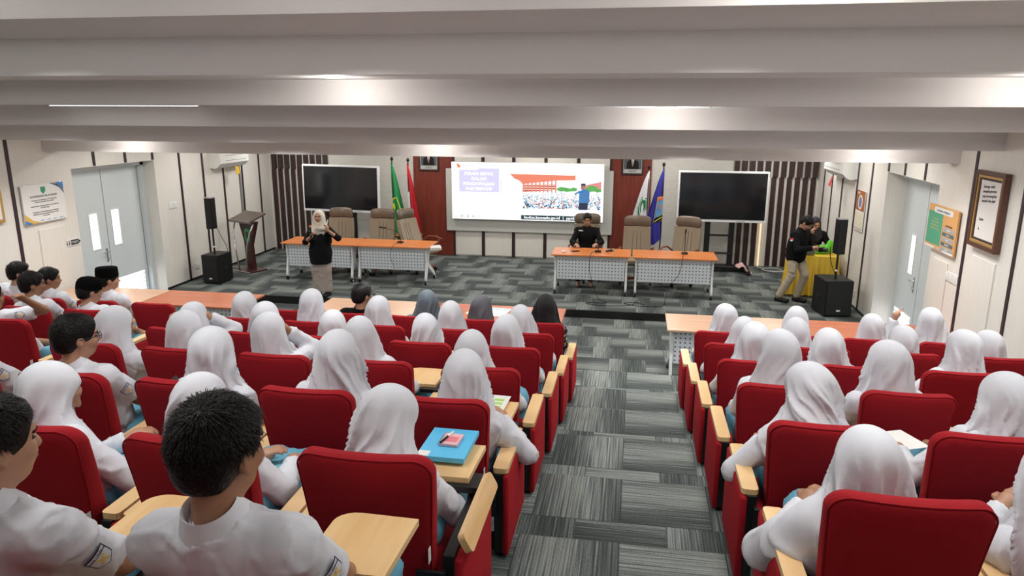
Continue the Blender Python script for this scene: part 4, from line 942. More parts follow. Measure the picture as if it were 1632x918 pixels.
def skeleton(kind, hx, hy, ht, yaw, pitch, arm, girl, hip=(0, .33, .55), scale=1., stand=False, hands=None):
    K = {}; M = rot(math.radians(yaw), math.radians(pitch)); c = Vector((hx, hy, ht))-Vector((0, 0, .118))-(M @ Vector((0, 0, 0)))
    nb = c+(rot(math.radians(yaw)*.3, math.radians(pitch)*.5) @ Vector((0, -.035, -.185 if girl else -.165))); hip = Vector(hip)
    ax = (nb-hip).normalized(); xr = Vector((1, 0, 0)); xr = (xr-ax*xr.dot(ax)).normalized(); xr = (rot(math.radians(yaw)*.12, 0) @ xr); yv = ax.cross(xr)
    K.update(M=M, c=c, nb=nb, hip=hip, ax=ax, xr=xr, T=Matrix((xr, yv, ax)).transposed())
    sw = .150 if girl else .172; up = .27; fo = .24
    H = hands or ARMS[arm]
    K['sh'] = []; K['el'] = []; K['wr'] = []; K['hd'] = []
    for i, s in enumerate((-1, 1)):
        sh = nb-ax*.065+xr*s*sw; T = H[i]
        if T is None: T = c+Vector((s*.085, .07, -.03))
        T = Vector(T); pole = Vector((s*.5, .25, -1)) if arm in ('faceR', 'upR', 'upL') and T.z > .8 else Vector((s*.9, -.35, -.8)) if not (arm in ('upR', 'upL', 'headR') and abs(T.z) > .95) else Vector((s*.8, .4, -.5 if arm != 'headR' else .2))
        el, wr = ik(sh, T, up, fo, pole); K['sh'].append(sh); K['el'].append(el); K['wr'].append(wr)
    return K
def face_prims(c, M, full=True):
    X = lambda x, y, z: c+(M @ Vector((x, y, z)))
    P = [E_(X(0, -.008, .022), (.074, .092, .088), M, .02), E_(X(0, .024, -.030), (.060, .066, .084), M, .03), E_(X(0, .040, -.078), (.040, .044, .032), M, .03),
         C_(X(0, .086, .008), X(0, .104, -.026), .009, .014, .014), E_(X(0, .082, .024), (.046, .016, .012), M, .02), E_(X(.032, .072, -.03), (.024, .02, .022), M, .02), E_(X(-.032, .072, -.03), (.024, .02, .022), M, .02),
         E_(X(0, .084, -.058), (.024, .014, .010), M, .012)]
    if full: P += [E_(X(s*.030, .096, .004), (.016, .012, .010), M, .010, 1) for s in (-1, 1)]
    P += [E_(X(s*.078, -.004, -.014), (.010, .020, .032), M, .012) for s in (-1, 1)]
    if full: P += [E_(X(s*.088, .004, -.010), (.006, .010, .018), M, .006, 1) for s in (-1, 1)]
    return P
def body_prims(K, girl, stand=False, hands=None, legs=None):
    P = face_prims(K['c'], K['M']); c, nb, ax, xr, hip, T = K['c'], K['nb'], K['ax'], K['xr'], K['hip'], K['T']
    P += [C_(c+(K['M'] @ Vector((0, -.02, -.05))), nb-ax*.02, .050, .056, .03), E_(nb-ax*.16, (.135, .095, .16), T, .05), E_(hip+ax*.08, (.13, .10, .13), T, .06), C_(K['sh'][0], K['sh'][1], .045, .045, .05)]
    hp = hands or [dict(), dict()]
    for i, s in enumerate((-1, 1)):
        sh, el, wr = K['sh'][i], K['el'][i], K['wr'][i]
        P += [C_(sh, el, .045, .036, .03), C_(el, wr, .037, .025, .02)]
        d = (wr-el).normalized(); nrm = hp[i].get('n', (0, 0, -1) if not stand else (-s, 0, 0)); dd = Vector(hp[i].get('d', d)); P += hand_prims(wr, dd, nrm, hp[i].get('curl', .5), .98, hp[i].get('side', -s))
    for i, s in enumerate((-1, 1)):
        if legs: kn, an = Vector(legs[i][0]), Vector(legs[i][1])
        else: kn, an = Vector((s*.09, .74, .49)), Vector((s*.09, .80, .10))
        h0 = hip+xr*s*.08; fd = Vector((0, 1, 0))
        P += [C_(h0, kn, .080, .056, .05), C_(kn, an, .056, .038, .02), C_(an-Vector((0, .02, .05)), an+fd*.14-Vector((0, 0, .065)), .036, .026, .02)]
    return P
def shirt_prims(K, girl, short, hem=.0, fat=0, sleeve=1.0):
    c, nb, ax, xr, hip, T = K['c'], K['nb'], K['ax'], K['xr'], K['hip'], K['T']
    f = fat; P = [E_(nb-ax*.17, (.160+f, .118+f, .19), T, .05), E_(hip+ax*.10, (.160+f*1.3, .128+f*1.5, .15), T, .09), C_(K['sh'][0], K['sh'][1], .058, .058, .06), C_(nb-ax*.06, nb-ax*.022, .070, .056, .03)]
    P += [C_(nb-ax*.035, K['sh'][i_].lerp(nb, .12)-ax*.005, .052, .054, .05) for i_ in (0, 1)]
    for i in (0, 1):
        sh, el, wr = K['sh'][i], K['el'][i], K['wr'][i]
        if short: P += [C_(sh, sh.lerp(el, .78), .060, .062, .04, 0, 0.0)]
        else: P += [C_(sh, el, .060, .052, .04), C_(el, el.lerp(wr, sleeve), .052, .044, .02, 0, 0.0)]
    if hem: P += [E_(hip-Vector((0, 0, hem)), (.162+f*1.3, .125+f*1.5, .15), None, .06)]
    return P
def legs_prims(K, skirt, stand=False, legs=None, zhem=.06):
    hip, xr = K['hip'], K['xr']; P = [E_(hip-Vector((0, 0, .01)), (.175, .13, .11) if not stand or skirt else (.150, .112, .10), None, .05)]
    for i, s in enumerate((-1, 1)):
        if legs: kn, an = Vector(legs[i][0]), Vector(legs[i][1])
        else: kn, an = Vector((s*.09, .75, .495)), Vector((s*.09, .80, .12))
        P += [C_(hip+xr*s*.080, kn, .088 if not stand else .092, .078 if not stand else .072, .07 if skirt else .03), C_(kn, an, .076 if not stand else .070, .062, .06 if skirt else .02, 0, 0.0)]
    if skirt: P += [C_(hip+Vector((0, .15, -.02)), Vector((0, .74, .48)), .075, .07, .05), C_(Vector((0, .76, .47)), Vector((0, .80, .14)), .075, .08, .06)] if not stand else [C_(hip-Vector((0, 0, .1)), Vector((hip.x, hip.y, .10)), .15, .165, .06, 0, 0.0)]
    return P
def hijab_prims(K, drape=0, wide=0, fo=1., seed=0):
    rs = random.Random(seed*13+1); q1 = rs.uniform(-.022, .008); ox = rs.uniform(-.028, .028)
    c, nb, M, T, ax = K['c'], K['nb'], K['M'], K['T'], K['ax']; X = lambda x, y, z: c+(M @ Vector((x, y, z)))
    P = [E_(X(0, -.012, .014), (.089, .109, .101), M, .03), E_(X(0, .008, -.045), (.078, .086, .092), M, .04),
         C_(X(0, -.030, -.015), nb-ax*.05+T @ Vector((ox, -.012, 0)), .082, .116+q1, .05), C_(X(0, .0, -.07), nb-ax*.05+T @ Vector((0, .035, 0)), .070, .095, .05)]
    for s in (-1, 1): P.append(C_(X(s*.030, -.018, -.04), K['sh'][0 if s < 0 else 1].lerp(nb, .34+rs.uniform(-.08, .12))-ax*.035, .060, .066+wide*.5, .055))
    if seed:
        for s in (-1, 1):
            if rs.random() < .75: P.append(C_(X(s*.072, .055, -.085), nb-ax*rs.uniform(.02, .07)+T @ Vector((-s*rs.uniform(.02, .09), -.105, 0)), .020, .024, .022))
            if rs.random() < .6: P.append(C_(X(s*.070, -.03, -.06), K['sh'][0 if s < 0 else 1].lerp(nb, .2)-ax*.06+T @ Vector((0, -.085, 0)), .020, .026, .022))
    if wide > .025: P += [C_(K['sh'][0], K['el'][0], .085, .075, .07)]
    P += [E_(nb-ax*(.07+drape*.4)+T @ Vector((0, -.01, 0)), (.172+wide, .118, .085+drape*.4), T, .07), E_(nb-ax*(.12+drape*.6)+T @ Vector((0, -.04, 0)), (.140+wide, .085, .11+drape), T, .06), E_(nb-ax*.13+T @ Vector((0, .06, 0)), (.13, .075, .11), T, .05),
          E_(X(0, .115, -.012), (.054*fo, .062*fo, .070*fo), M, .018, 1)]
    return P
def hijab_disp(K, seed, amp=1.):
    amp = amp*(.85+.4*((seed*37 % 11)/11)); c, nb = NP(K['c']), NP(K['nb']); ax = NP(K['ax']); Mi = np.array(K['M'], dtype=np.float32)
    def f(V):
        P = V-c; z = P @ ax; zl = (P @ Mi)[:, 2]; t = np.clip((.070-zl)/.17, 0, 1); t = t*t*(3-2*t); cen = c+np.outer(np.clip(z, -.3, .1), ax); r = V-cen; L = np.linalg.norm(r, axis=1, keepdims=True)+1e-5; rn = r/L
        loc = P @ Mi; th = np.arctan2(loc[:, 0], -loc[:, 1]); n1 = vnoise(V, 11, seed); n2 = vnoise(V, 34, seed+5); n3 = vnoise(V, 20, seed+9)
        rs = np.random.RandomState(seed); tilt = rs.uniform(-7, 7)
        p1 = th*2.6+rs.uniform(0, 6)+z*tilt+n1*1.3; p2 = th*6.1+rs.uniform(0, 6)+z*tilt*1.7+n1*2.2+n3
        f1 = 1-np.abs(np.sin(p1)); f2 = 1-np.abs(np.sin(p2))
        d = t*(.022*(f1**2.2-.22)+.011*(f2**2.4-.22))+.0022*n2*t+.0035*n1
        return V+rn*(d*amp)[:, None]
    return f
def cloth_disp(seed, amp=.004, s=22):
    def f(V):
        A = np.array([1, .8, .7]); n = vnoise(V*A, s*.8, seed); n2 = vnoise(V*A, s*1.5, seed+3); n3 = vnoise(V, s*3.2, seed+4); e = 1-np.abs(np.sin(n*4.2+n2*.8)); e2 = 1-np.abs(np.sin(n2*4.6+n3*.8)); r = V-V.mean(0); r[:, 2] *= .4; L = np.linalg.norm(r, axis=1, keepdims=True)+1e-5
        return V+(r/L)*((e**2.5-.25)*amp*2.0+(e2**2.5-.25)*amp*1.0)[:, None]
    return f
def hair_prims(K, style=0):
    c, M = K['c'], K['M']; X = lambda x, y, z: c+(M @ Vector((x, y, z)))
    P = [E_(X(0, -.014, .030), (.087, .106, .098), M, .02), E_(X(0, -.055, -.020), (.072, .058, .075), M, .03), E_(X(0, .055, .072), (.055, .034, .026), M, .03)]
    P += [E_(X(0, .137, -.030), (.085, .088, .095), M, .012, 1), E_(X(0, -.03, -.155), (.12, .13, .085), M, .012, 1)]
    P += [E_(X(s*.098, .006, -.030), (.026, .034, .045), M, .012, 1) for s in (-1, 1)]
    return P
def hair_disp(seed):
    def f(V):
        r = V-V.mean(0); L = np.linalg.norm(r, axis=1, keepdims=True)+1e-5; n = vnoise(V, 60, seed); n2 = vnoise(V*np.array([1.6, .7, .5]), 170, seed+2)
        up = np.clip((V[:, 2]-V[:, 2].mean())/.08, 0, 1)
        return V+(r/L)*((.004*n+.0035*n2)*(.3+.9*up))[:, None]
    return f
def strands(K, n, seed, length=.045):
    c, M = K['c'], K['M']; R = random.Random(seed); m = MB(); wh = Vector((.01, -.06, .10))
    for i in range(n):
        while True:
            d = Vector((R.gauss(0, 1), R.gauss(0, 1), R.gauss(0, 1))).normalized()
            if d.z > -.25 and not (d.y > .35 and d.z < .45) and not (abs(d.x) > .8 and d.z < .0): break
        p = Vector((d.x*.089, -.014+d.y*.108, .030+d.z*.100)); tdir = (p-wh); tdir = (tdir-d*tdir.dot(d)).normalized()+d*R.uniform(.0, .30 if d.z > .55 else .08)+Vector((R.gauss(0, .16), R.gauss(0, .16), R.gauss(0, .08)))
        tdir.normalize(); L = length*R.uniform(.6, 1.3); w = Vector(tdir.cross(d)).normalized()*.0011; q = p+tdir*L*.5; e = p+tdir*L-d*.012
        vs = [p-w, p+w, q-w*.8+d*.001, q+w*.8+d*.001, e]; vs = [c+(M @ v) for v in vs]; m.add(vs, [(0, 1, 3, 2), (2, 3, 4)])
    return m
def facial(t, K, glasses=False, veil=False):
    c, M = K['c'], K['M']; X = lambda x, y, z: c+(M @ Vector((x, y, z)))
    g = MB()
    for s in (-1, 1):
        e = MB(); b = MB(); e.lathe([(0, -.005), (.009, -.003), (.012, 0), (.009, .003), (0, .005)], 10, tuple(X(s*.031, .080, .002)))
        b.tube([X(s*.014, .096, .020), X(s*.032, .094, .025), X(s*.048, .080, .019)], .0032, 5)
        e.build('eye', DARKE, t, 3); b.build('eyebrow', HAIR, t, 3)
    MB().tube([X(-.022, .088, -.059), X(-.008, .0985, -.056), X(.008, .0985, -.056), X(.022, .088, -.059)], .0045, 6).build('lips', LIP, t, 3)
    if glasses:
        for s in (-1, 1):
            g.tube([X(s*.031+.022*math.cos(a*PI/6), .106, .002+.016*math.sin(a*PI/6)) for a in range(12)], .0022, 5, True); g.tube([X(s*.052, .105, .006), X(s*.080, .06, .006), X(s*.084, -.01, .0)], .0022, 5)
        g.tube([X(-.010, .107, .004), X(.010, .107, .004)], .002, 5); g.build('glasses', BLKPL, t)
def collar(t, K, m):
    nb, ax, T = K['nb'], K['ax'], K['T']; pts = []
    mb = MB(); n = 28
    for j, (r, z) in enumerate(((.062, -.01), (.059, .02), (.058, .048), (.063, .053), (.071, .034), (.088, -.002))):
        for i in range(n):
            a = 2*PI*i/n; fr = max(0, math.sin(a))
            mb.v.append(tuple(nb+T @ Vector((r*math.cos(a), r*math.sin(a)*.95+.010, z-.03*fr**3+.004))))
    for j in range(5):
        for i in range(n): mb.f.append((j*n+i, j*n+(i+1) % n, (j+1)*n+(i+1) % n, (j+1)*n+i))
    mb.build('collar', m, t, 1.5)
def sleeve_badge(t, K, i, kind=0):
    sh, el = K['sh'][i], K['el'][i]; d = (el-sh).normalized(); p = sh.lerp(el, .42)
    out = Vector((1 if i else -1, -.75, .25)); out = (out-d*out.dot(d)).normalized(); side = d.cross(out)
    def Q(a, b, off): # curved on the sleeve
        th = a/.063; return p+d*(-b)+(out*math.cos(th)+side*math.sin(th))*(.0655+off)
    def patch(name, m, poly, off):
        mb = MB(); nx = 8; ys = sorted(set(b for a, b in poly)); 
        # scan rows between left and right borders
        rows = []; N = 8; y0, y1 = min(ys), max(ys)
        for r in range(N+1):
            y = y0+(y1-y0)*(.001+.998*r/N); xs_ = []
            for (a0, b0), (a1, b1) in zip(poly, poly[1:]+poly[:1]):
                if (b0-y)*(b1-y) < 0: xs_.append(a0+(a1-a0)*(y-b0)/(b1-b0))
            if len(xs_) >= 2: rows.append((min(xs_), max(xs_), y))
        vs = [Q(a+(b-a)*k/nx, y, off) for a, b, y in rows for k in range(nx+1)]
        fs = [(r*(nx+1)+k, r*(nx+1)+k+1, (r+1)*(nx+1)+k+1, (r+1)*(nx+1)+k) for r in range(len(rows)-1) for k in range(nx)]
        mb.add(vs, fs); return mb.build(name, m, t)
    sh_ = [(-.030, .032), (.030, .032), (.026, -.018), (0, -.036), (-.026, -.018)]
    b = patch('sleeve_badge', mat('badge_navy', (.01, .02, .06), .6) if kind == 0 else mat('badge_black', (.01, .01, .01), .6), sh_, .001)
    if kind == 0:
        patch('badge_field', WSHIRT, [(a*.88, bb*.88) for a, bb in sh_], .0022); patch('badge_band', mat('badge_navy', (.01, .02, .06), .6), [(-.0265, .018), (.0265, .018), (.0265, .0155), (-.0265, .0155)], .0032)
        for q in ([(-.014, -.020), (-.009, -.022), (.014, .010), (.009, .012)], [(.014, -.020), (.009, -.022), (-.014, .010), (-.009, .012)]): patch('badge_star', mat('badge_gold', (.75, .52, .08), .6), q, .003)
        # lettering on the band
        o = text('badge_lettering', 'MAN 1 KUDUS', .0085, INK, t, Q(0, .0225, .0035), (0, 0, 0), ext=.0002); zz = Q(0, .0225, 1)-Q(0, .0225, 0); zz.normalize(); yy = -d; xx = yy.cross(zz).normalized(); yy = zz.cross(xx); o.rotation_euler = Matrix((xx, yy, zz)).transposed().to_euler()
    else:
        patch('badge_emblem', mat('badge_red', (.5, .06, .03), .6), [(-.018, -.012), (.018, -.012), (.012, .014), (-.012, .014)], .0025); patch('badge_ribbon', mat('badge_gold', (.75, .52, .08), .6), [(-.024, -.020), (.024, -.020), (.024, -.014), (-.024, -.014)], .003)
def songkok(t, K, round_=False):
    c, M = K['c'], K['M']; mb = MB(); n = 28
    prof = [(1.0, .028), (1.02, .05), (1.0, .10), (.96, .128), (.90, .134), (.5, .137), (.02, .138)] if not round_ else [(1.0, .02), (1.02, .045), (.98, .08), (.86, .11), (.62, .13), (.3, .138), (.02, .14)]
    for s, z in prof:
        for i in range(n):
            a = 2*PI*i/n; mb.v.append(tuple(c+M @ Vector((.090*s*math.cos(a), -.010+.112*s*math.sin(a), z-.012*math.sin(a)*0))))
    for j in range(len(prof)-1):
        for i in range(n): mb.f.append((j*n+i, j*n+(i+1) % n, (j+1)*n+(i+1) % n, (j+1)*n+i))
    mb.build('songkok_cap', VELVET, t, .9)
def cap(t, K):
    c, M = K['c'], K['M']
    me = net([E_(c+M @ Vector((0, -.010, .040)), (.092, .108, .085), M, .01), E_(c+M @ Vector((0, .02, -.08)), (.3, .3, .10), M, .006, 1)], .008); link('cap', me, BLKPL, t)
    mb = MB()
    for k in (0, 1):
        for j in range(5):
            for i in range(9):
                a = PI*(.15+.7*i/8); r = 1+.14*j; mb.v.append(tuple(c+M @ Vector((.088*math.cos(a)*min(r, 1.15), -.01+.108*math.sin(a)*(1+.17*j), .040-.006*j-.02*math.cos(a)**2-.004*k))))
    for k in (0, 1):
        for j in range(4):
            for i in range(8): a = k*45+j*9+i; mb.f.append((a, a+1, a+10, a+9))
    mb.build('cap_brim', BLKPL, t, 2)

def person(pid, row, side, n, hx, hy, ht, yaw, pitch, kind, arm, lab, first_det):
    x, y, z = seat_xy(row, side, n); ht += .07-(.012 if kind in 'gdef' else .02)
    t = thing('person', lab, 'person', (x, y, z), 0, 'students and guests seated in the tiers')
    girl = kind in 'gdef'; near = row <= 0; hb = .011 if near else (.013 if row <= 2 else .016)
    seed = sum(map(ord, pid))*7+row
    K = skeleton(kind, hx, hy, ht, yaw, pitch, arm, girl, hip=(hx*.25, .34, .515))
    me = net(body_prims(K, girl), hb*.8 if near else hb*.9); link('body', me, SKIN2 if seed % 3 == 0 else SKIN, t)
    top = {'g': WSHIRT, 'b': WSHIRT, 's': WSHIRT, 'k': WSHIRT, 'd': GREYH, 'e': BLGREY, 'f': FLORAL, 'c': BSHIRT}[kind]
    me = net(shirt_prims(K, girl, not girl and kind != 'c'), hb, cloth_disp(seed, .006 if near else .005)); link('shirt', me, top, t)
    me = net(legs_prims(K, girl), .018, cloth_disp(seed+1, .004)); link('skirt' if girl else 'trousers', me, BLUE if kind in 'gbsk' else BSHIRT, t)
    if girl:
        wide = {'A1r': .03, 'B1r': .02, 'A1': .015}.get(pid, 0); dr = .03+.02*((seed % 5)/5)+(.04 if pid in ('A1r', 'B1r', 'A1', 'F2') else 0)
        me = net(hijab_prims(K, dr, wide, 1., seed), .009 if row <= 1 else .012, hijab_disp(K, seed, 1.5 if row <= 1 else 1.25)); link('headscarf', me, {'g': WHIJ, 'd': GREYH, 'e': BLGREY, 'f': FLORAL}[kind], t)
    else:
        me = net(hair_prims(K), .008, hair_disp(seed)); link('hair', me, HAIR, t)
        if row == -1: strands(K, 6000, seed, .045).build('hair_strands', HAIR, t)
        elif kind == 'b' : strands(K, 700, seed, .035).build('hair_strands', HAIR, t)
        if kind in 's': songkok(t, K, True)
        if kind in 'k': songkok(t, K)
        if kind == 'c': cap(t, K)
        collar(t, K, top)
        facial(t, K, glasses=pid in ('B4', 'E8', 'F10'))
        if kind != 'c': sleeve_badge(t, K, 1)
    if pid == 'C2r': sleeve_badge(t, K, 0, 1)
    return t, K
PEOPLE = [
('A1',0,-1,0,-0.051,0.42,0.995,-55,48,'g','lap'),
('A2',0,-1,1,-0.179,0.40,1.003,-25,30,'g','lap'),
('A3',0,-1,2,-0.135,0.32,1.041,-60,28,'g','armR'),
('A1r',0,1,0,-0.054,0.26,1.034,12,12,'g','armL'),
('A2r',0,1,1,-0.107,0.30,1.024,20,10,'g','fwd'),
('B1',1,-1,0,0.055,0.30,1.064,10,18,'g','armR'),
('B2',1,-1,1,0.068,0.26,1.144,0,6,'g','lap'),
('B3',1,-1,2,0.049,0.24,1.132,-20,5,'g','lap'),
('B4',1,-1,3,-0.086,0.24,1.155,-35,4,'b','lap'),
('B5',1,-1,4,-0.195,0.22,1.162,0,0,'b','lap'),
('B1r',1,1,0,-0.009,0.38,1.067,42,36,'g','armL'),
('B2r',1,1,1,0.146,0.30,1.101,25,12,'g','armL'),
('C1',2,-1,0,-0.099,0.24,1.078,10,5,'g','lap'),
('C2',2,-1,1,-0.170,0.24,1.129,15,3,'g','lap'),
('C3',2,-1,2,-0.127,0.24,1.124,-15,4,'g','faceR'),
('C4',2,-1,3,-0.058,0.22,1.114,-10,4,'g','lap'),
('C5',2,-1,4,0.023,0.30,1.092,-45,22,'g','upR'),
('C1r',2,1,0,0.008,0.24,1.176,30,4,'g','lap'),
('C2r',2,1,1,-0.049,0.26,1.136,35,8,'g','armL'),
('D1',3,-1,0,-0.038,0.22,1.107,-15,2,'g','lap'),
('D2',3,-1,1,-0.037,0.30,1.058,35,16,'g','lap'),
('D3',3,-1,2,-0.108,0.26,1.064,5,8,'g','lap'),
('D4',3,-1,3,-0.005,0.24,1.108,-10,8,'g','lap'),
('D5',3,-1,4,0.035,0.24,1.080,-20,4,'g','faceR'),
('D7',3,-1,6,-0.284,0.22,1.154,-20,0,'b','headR'),
('D1r',3,1,0,0.028,0.24,1.133,10,4,'g','lap'),
('D2r',3,1,1,-0.127,0.26,1.108,8,8,'g','lap'),
('D3r',3,1,2,0.085,0.28,1.134,42,14,'g','armL'),
('E1',4,-1,0,-0.078,0.22,1.114,0,2,'g','lap'),
('E2',4,-1,1,-0.050,0.22,1.119,8,3,'g','lap'),
('E3',4,-1,2,-0.058,0.22,1.134,-12,2,'g','lap'),
('E4',4,-1,3,-0.057,0.26,1.159,-15,6,'g','lap'),
('E5',4,-1,4,-0.045,0.22,1.118,-5,3,'g','lap'),
('E7',4,-1,6,-0.131,0.24,1.165,-35,10,'s','lap'),
('E8',4,-1,7,-0.098,0.24,1.207,-45,2,'b','lap'),
('E1r',4,1,0,0.097,0.24,1.095,-10,6,'g','lap'),
('E2r',4,1,1,-0.151,0.22,1.115,15,3,'g','lap'),
('E3r',4,1,2,0.007,0.22,1.089,25,8,'g','lap'),
('E4r',4,1,3,-0.006,0.24,1.075,30,8,'g','lap'),
('F1',5,-1,0,0.027,0.22,1.164,5,2,'f','lap'),
('F2',5,-1,1,0.018,0.30,1.096,-30,14,'d','lap'),
('F3',5,-1,2,0.108,0.24,1.145,15,5,'e','lap'),
('F4',5,-1,3,0.067,0.24,1.180,-30,4,'c','lap'),
('F8',5,-1,7,-0.031,0.26,1.221,-45,2,'k','lap'),
('F9',5,-1,8,-0.093,0.24,1.205,-55,4,'b','lap'),
('F10',5,-1,9,0.175,0.24,1.254,-50,4,'b','lap'),
('F1r',5,1,0,0.057,0.26,1.133,30,8,'g','lap'),
('F2r',5,1,1,0.052,0.24,1.144,0,3,'g','lap'),
('F3r',5,1,2,0.067,0.24,1.104,15,6,'g','lap'),
('F4r',5,1,3,-0.063,0.30,1.172,10,3,'g','upL'),
('Z1',-1,-1,0,-0.060,0.22,1.218,-14,6,'b','lap'),
('Z0',-1,-1,1,-0.046,0.24,1.169,-26,4,'b','lap'),
]
WHO = {'g': 'person in white headscarf and white blouse', 'b': 'dark haired person in white shirt', 's': 'person in round black cap and white shirt', 'k': 'person in black velvet cap and white shirt',
       'c': 'person in black cap and black shirt', 'd': 'person in charcoal grey headscarf', 'e': 'person in slate blue headscarf', 'f': 'person in black floral headscarf'}
DO = {'armL': ', left elbow out', 'armR': ', right arm out', 'faceR': ', hand at face', 'upR': ', right hand raised', 'upL': ', left hand raised', 'headR': ', arm behind head'}
for a in PEOPLE:
    lab = WHO[a[9]]+', '+'%s row from stage, %s block, seat %s' % (RN[a[1]], 'left' if a[2] < 0 else 'right', {0: 'on aisle', 1: 'second', 2: 'third', 3: 'fourth', 4: 'fifth', 6: 'sixth', 7: 'seventh', 8: 'eighth', 9: 'ninth'}[a[3]])
    person(*a, lab, None)

# things the students hold or have put down
def slab(name, label, cat, x, y, z, rz, w, d, h, m, parts=()):
    t = thing(name, label, cat, (x, y, z), rz); MB().box(-w/2, w/2, -d/2, d/2, 0, h, min(.002, h*.3)).build('body', m, t)
    for nm, (a, b, c_, d_), z1, mm in parts: MB().box(a, b, c_, d_, h, h+z1).build(nm, mm, t)
    return t
z0 = tier(0)+.691
slab('folder', 'sky blue folder on the writing tablet by the aisle', 'folder', -.725, 2.745, z0, -.02, .20, .27, .022, mat('folder_blue', (.10, .50, .80), .45), (('paper_edge', (-.098, -.05, -.134, -.09), .001, PLAST),))
t = slab('notebook', 'small pink spiral notebook lying on the blue folder', 'notebook', -.715, 2.755, z0+.0235, -.05, .080, .105, .012, mat('notebook_pink', (.75, .45, .48), .6), (('cover_print', (-.02, .03, -.03, .02), .0006, mat('pink_print', (.75, .20, .25), .6)),))
cb = MB()
for i in range(9): cb.tube([(-.040+.006*math.cos(a*PI/4), -.046+.0115*i, .006+.009*math.sin(a*PI/4)) for a in range(8)], .0009, 4, True)
cb.build('spiral_binding', CHROME, t)
t = thing('pen', 'black and clear pen lying on the pink notebook', 'pen', (-.735, 2.755, z0+.040), -.25)
MB().cyl((0, -.055, 0), (0, .01, 0), .0045).build('grip', BLKPL, t); MB().cyl((0, .01, 0), (0, .06, 0), .004).build('barrel', PLAST, t)
z1 = tier(1)+.691
slab('printed_sheet', 'printed sheet with green blocks on the tablet near aisle', 'paper', -.715, 3.66, z1, -.05, .16, .22, .002, PLAST, tuple(('green_block', (0.0, .055, -.07+.05*i, -.04+.05*i), .0008, mat('block_green', (.35, .65, .15), .6)) for i in range(3))+(('blue_ribbon', (-.045, -.02, -.03, .09), .0008, mat('ribbon_blue', (.05, .30, .60), .6)),))
slab('phone', 'white edged phone in the hand of the third student from aisle', 'phone', -1.93, 2.66, tier(0)+.66, .5, .075, .15, .009, PLAST, (('screen', (-.033, .033, -.068, .068), .001, GLASSB),))
slab('pencil_case', 'black pencil case on the tablet left of the boy', 'case', -1.27, 1.83, tier(-1)+.691, -.2, .09, .15, .02, BLKPL, (('zip', (-.002, .002, -.06, .06), .002, CHROME),))
slab('pink_sheet', 'pale pink sheet of paper behind the fifth row headscarf', 'paper', -1.36, 3.62, tier(1)+.66, .2, .14, .18, .003, mat('pale_pink', (.80, .55, .52), .6))
slab('white_sheet', 'white sheet on the lap of second student, right block', 'paper', 1.36, 3.62, tier(1)+.66, .4, .15, .20, .003, PLAST)
slab('phone', 'black phone on the writing tablet beyond the left gap', 'phone', -4.86, 6.42, tier(5)+.691, 1.2, .075, .15, .009, BLKPL, (('screen', (-.033, .033, -.068, .068), .001, GLASSB),))
# black bag behind the fourth row
bx, by_, bz = seat_xy(2, -1, 3)
me = net([E_((0, 0, .10), (.17, .11, .10), None, .03), E_((.05, .02, .14), (.12, .09, .08), None, .03)], .012, cloth_disp(5, .012, 40)); o = link('backpack', me, mat('quilted_black', (.012, .012, .014), .6), None); o.location = (-2.46, 3.42, tier(1)+.58); tag(o, 'crumpled black quilted bag on the lap beside white headscarf', 'bag')
me = net([E_((0, 0, .09), (.16, .09, .09), None, .04), E_((.14, .02, .16), (.06, .06, .11), None, .04), E_((-.10, 0, .08), (.10, .07, .06), None, .04)], .012, cloth_disp(8, .008, 30)); o = link('bag', me, mat('bright_green', (.12, .55, .02), .5), None); o.location = (3.36, 13.72, ZS+.72); tag(o, 'bright green bag on the yellow table', 'bag')

# ------------------------------------------------------------------ people on the stage
def standing(lab, x, y, rz, hx, hy, ht, yaw, pitch, hands, hp, legs, scarf, shirtm, legm, skirt, fat, sleeve, glasses=False, hip=(0, 0, .88), seated=False):
    t = thing('person', lab, 'person', (x, y, ZS), rz)
    K = skeleton('x', hx, hy, ht, yaw, pitch, 'lap', skirt, hip=hip, hands=hands)
    me = net(body_prims(K, skirt, True, hp, legs), .009); link('body', me, SKIN, t)
    link('shirt', net(shirt_prims(K, skirt, False, .03 if not seated else 0, fat, sleeve), .012, cloth_disp(11, .005)), shirtm, t)
    link('skirt' if skirt else 'trousers', net(legs_prims(K, skirt, not seated, legs), .014, cloth_disp(12, .005)), legm, t)
    facial(t, K, glasses)
    if scarf is not None: link('headscarf', net(hijab_prims(K, -.02, -.015, 1.28), .008, hijab_disp(K, 5, .45)), scarf, t)
    else: link('hair', net(hair_prims(K), .008, hair_disp(4)), HAIR, t); collar(t, K, shirtm)
    if not seated:
        sm = MB()
        for kn, an in legs: sm.box(an[0]-.045, an[0]+.045, an[1]-.07, an[1]+.19, 0, .07, .025)
        sm.build('shoe', BLKPL, t, 1.5)
    return t, K
t, K = standing('person in cream headscarf, black shirt and taupe skirt speaking into microphone', -5.42, 11.98, PI, 0, .0, 1.545, 8, 3, ((-.23, .20, 1.22), (.03, .27, 1.12)), [dict(d=(.1, -.2, 1), n=(1, .2, 0), curl=.9), dict(d=(-.3, .1, 1), n=(-1, .3, 0), curl=1.1)],
    [((-.09, .03, .48), (-.09, 0, .08)), ((.09, .03, .48), (.09, 0, .08))], CREAMH, BSHIRT, TAUPE, True, .018, .35)
me = net([C_((0, .005, .98), (0, .01, .60), .165, .185, .03, 0, 0.0), E_((0, .01, .80), (.20, .16, .22), None, .05), E_((0, -.0, .30), (.4, .4, .275), None, .01, 1)], .012, cloth_disp(21, .004)); link('tunic_hem', me, BSHIRT, t)
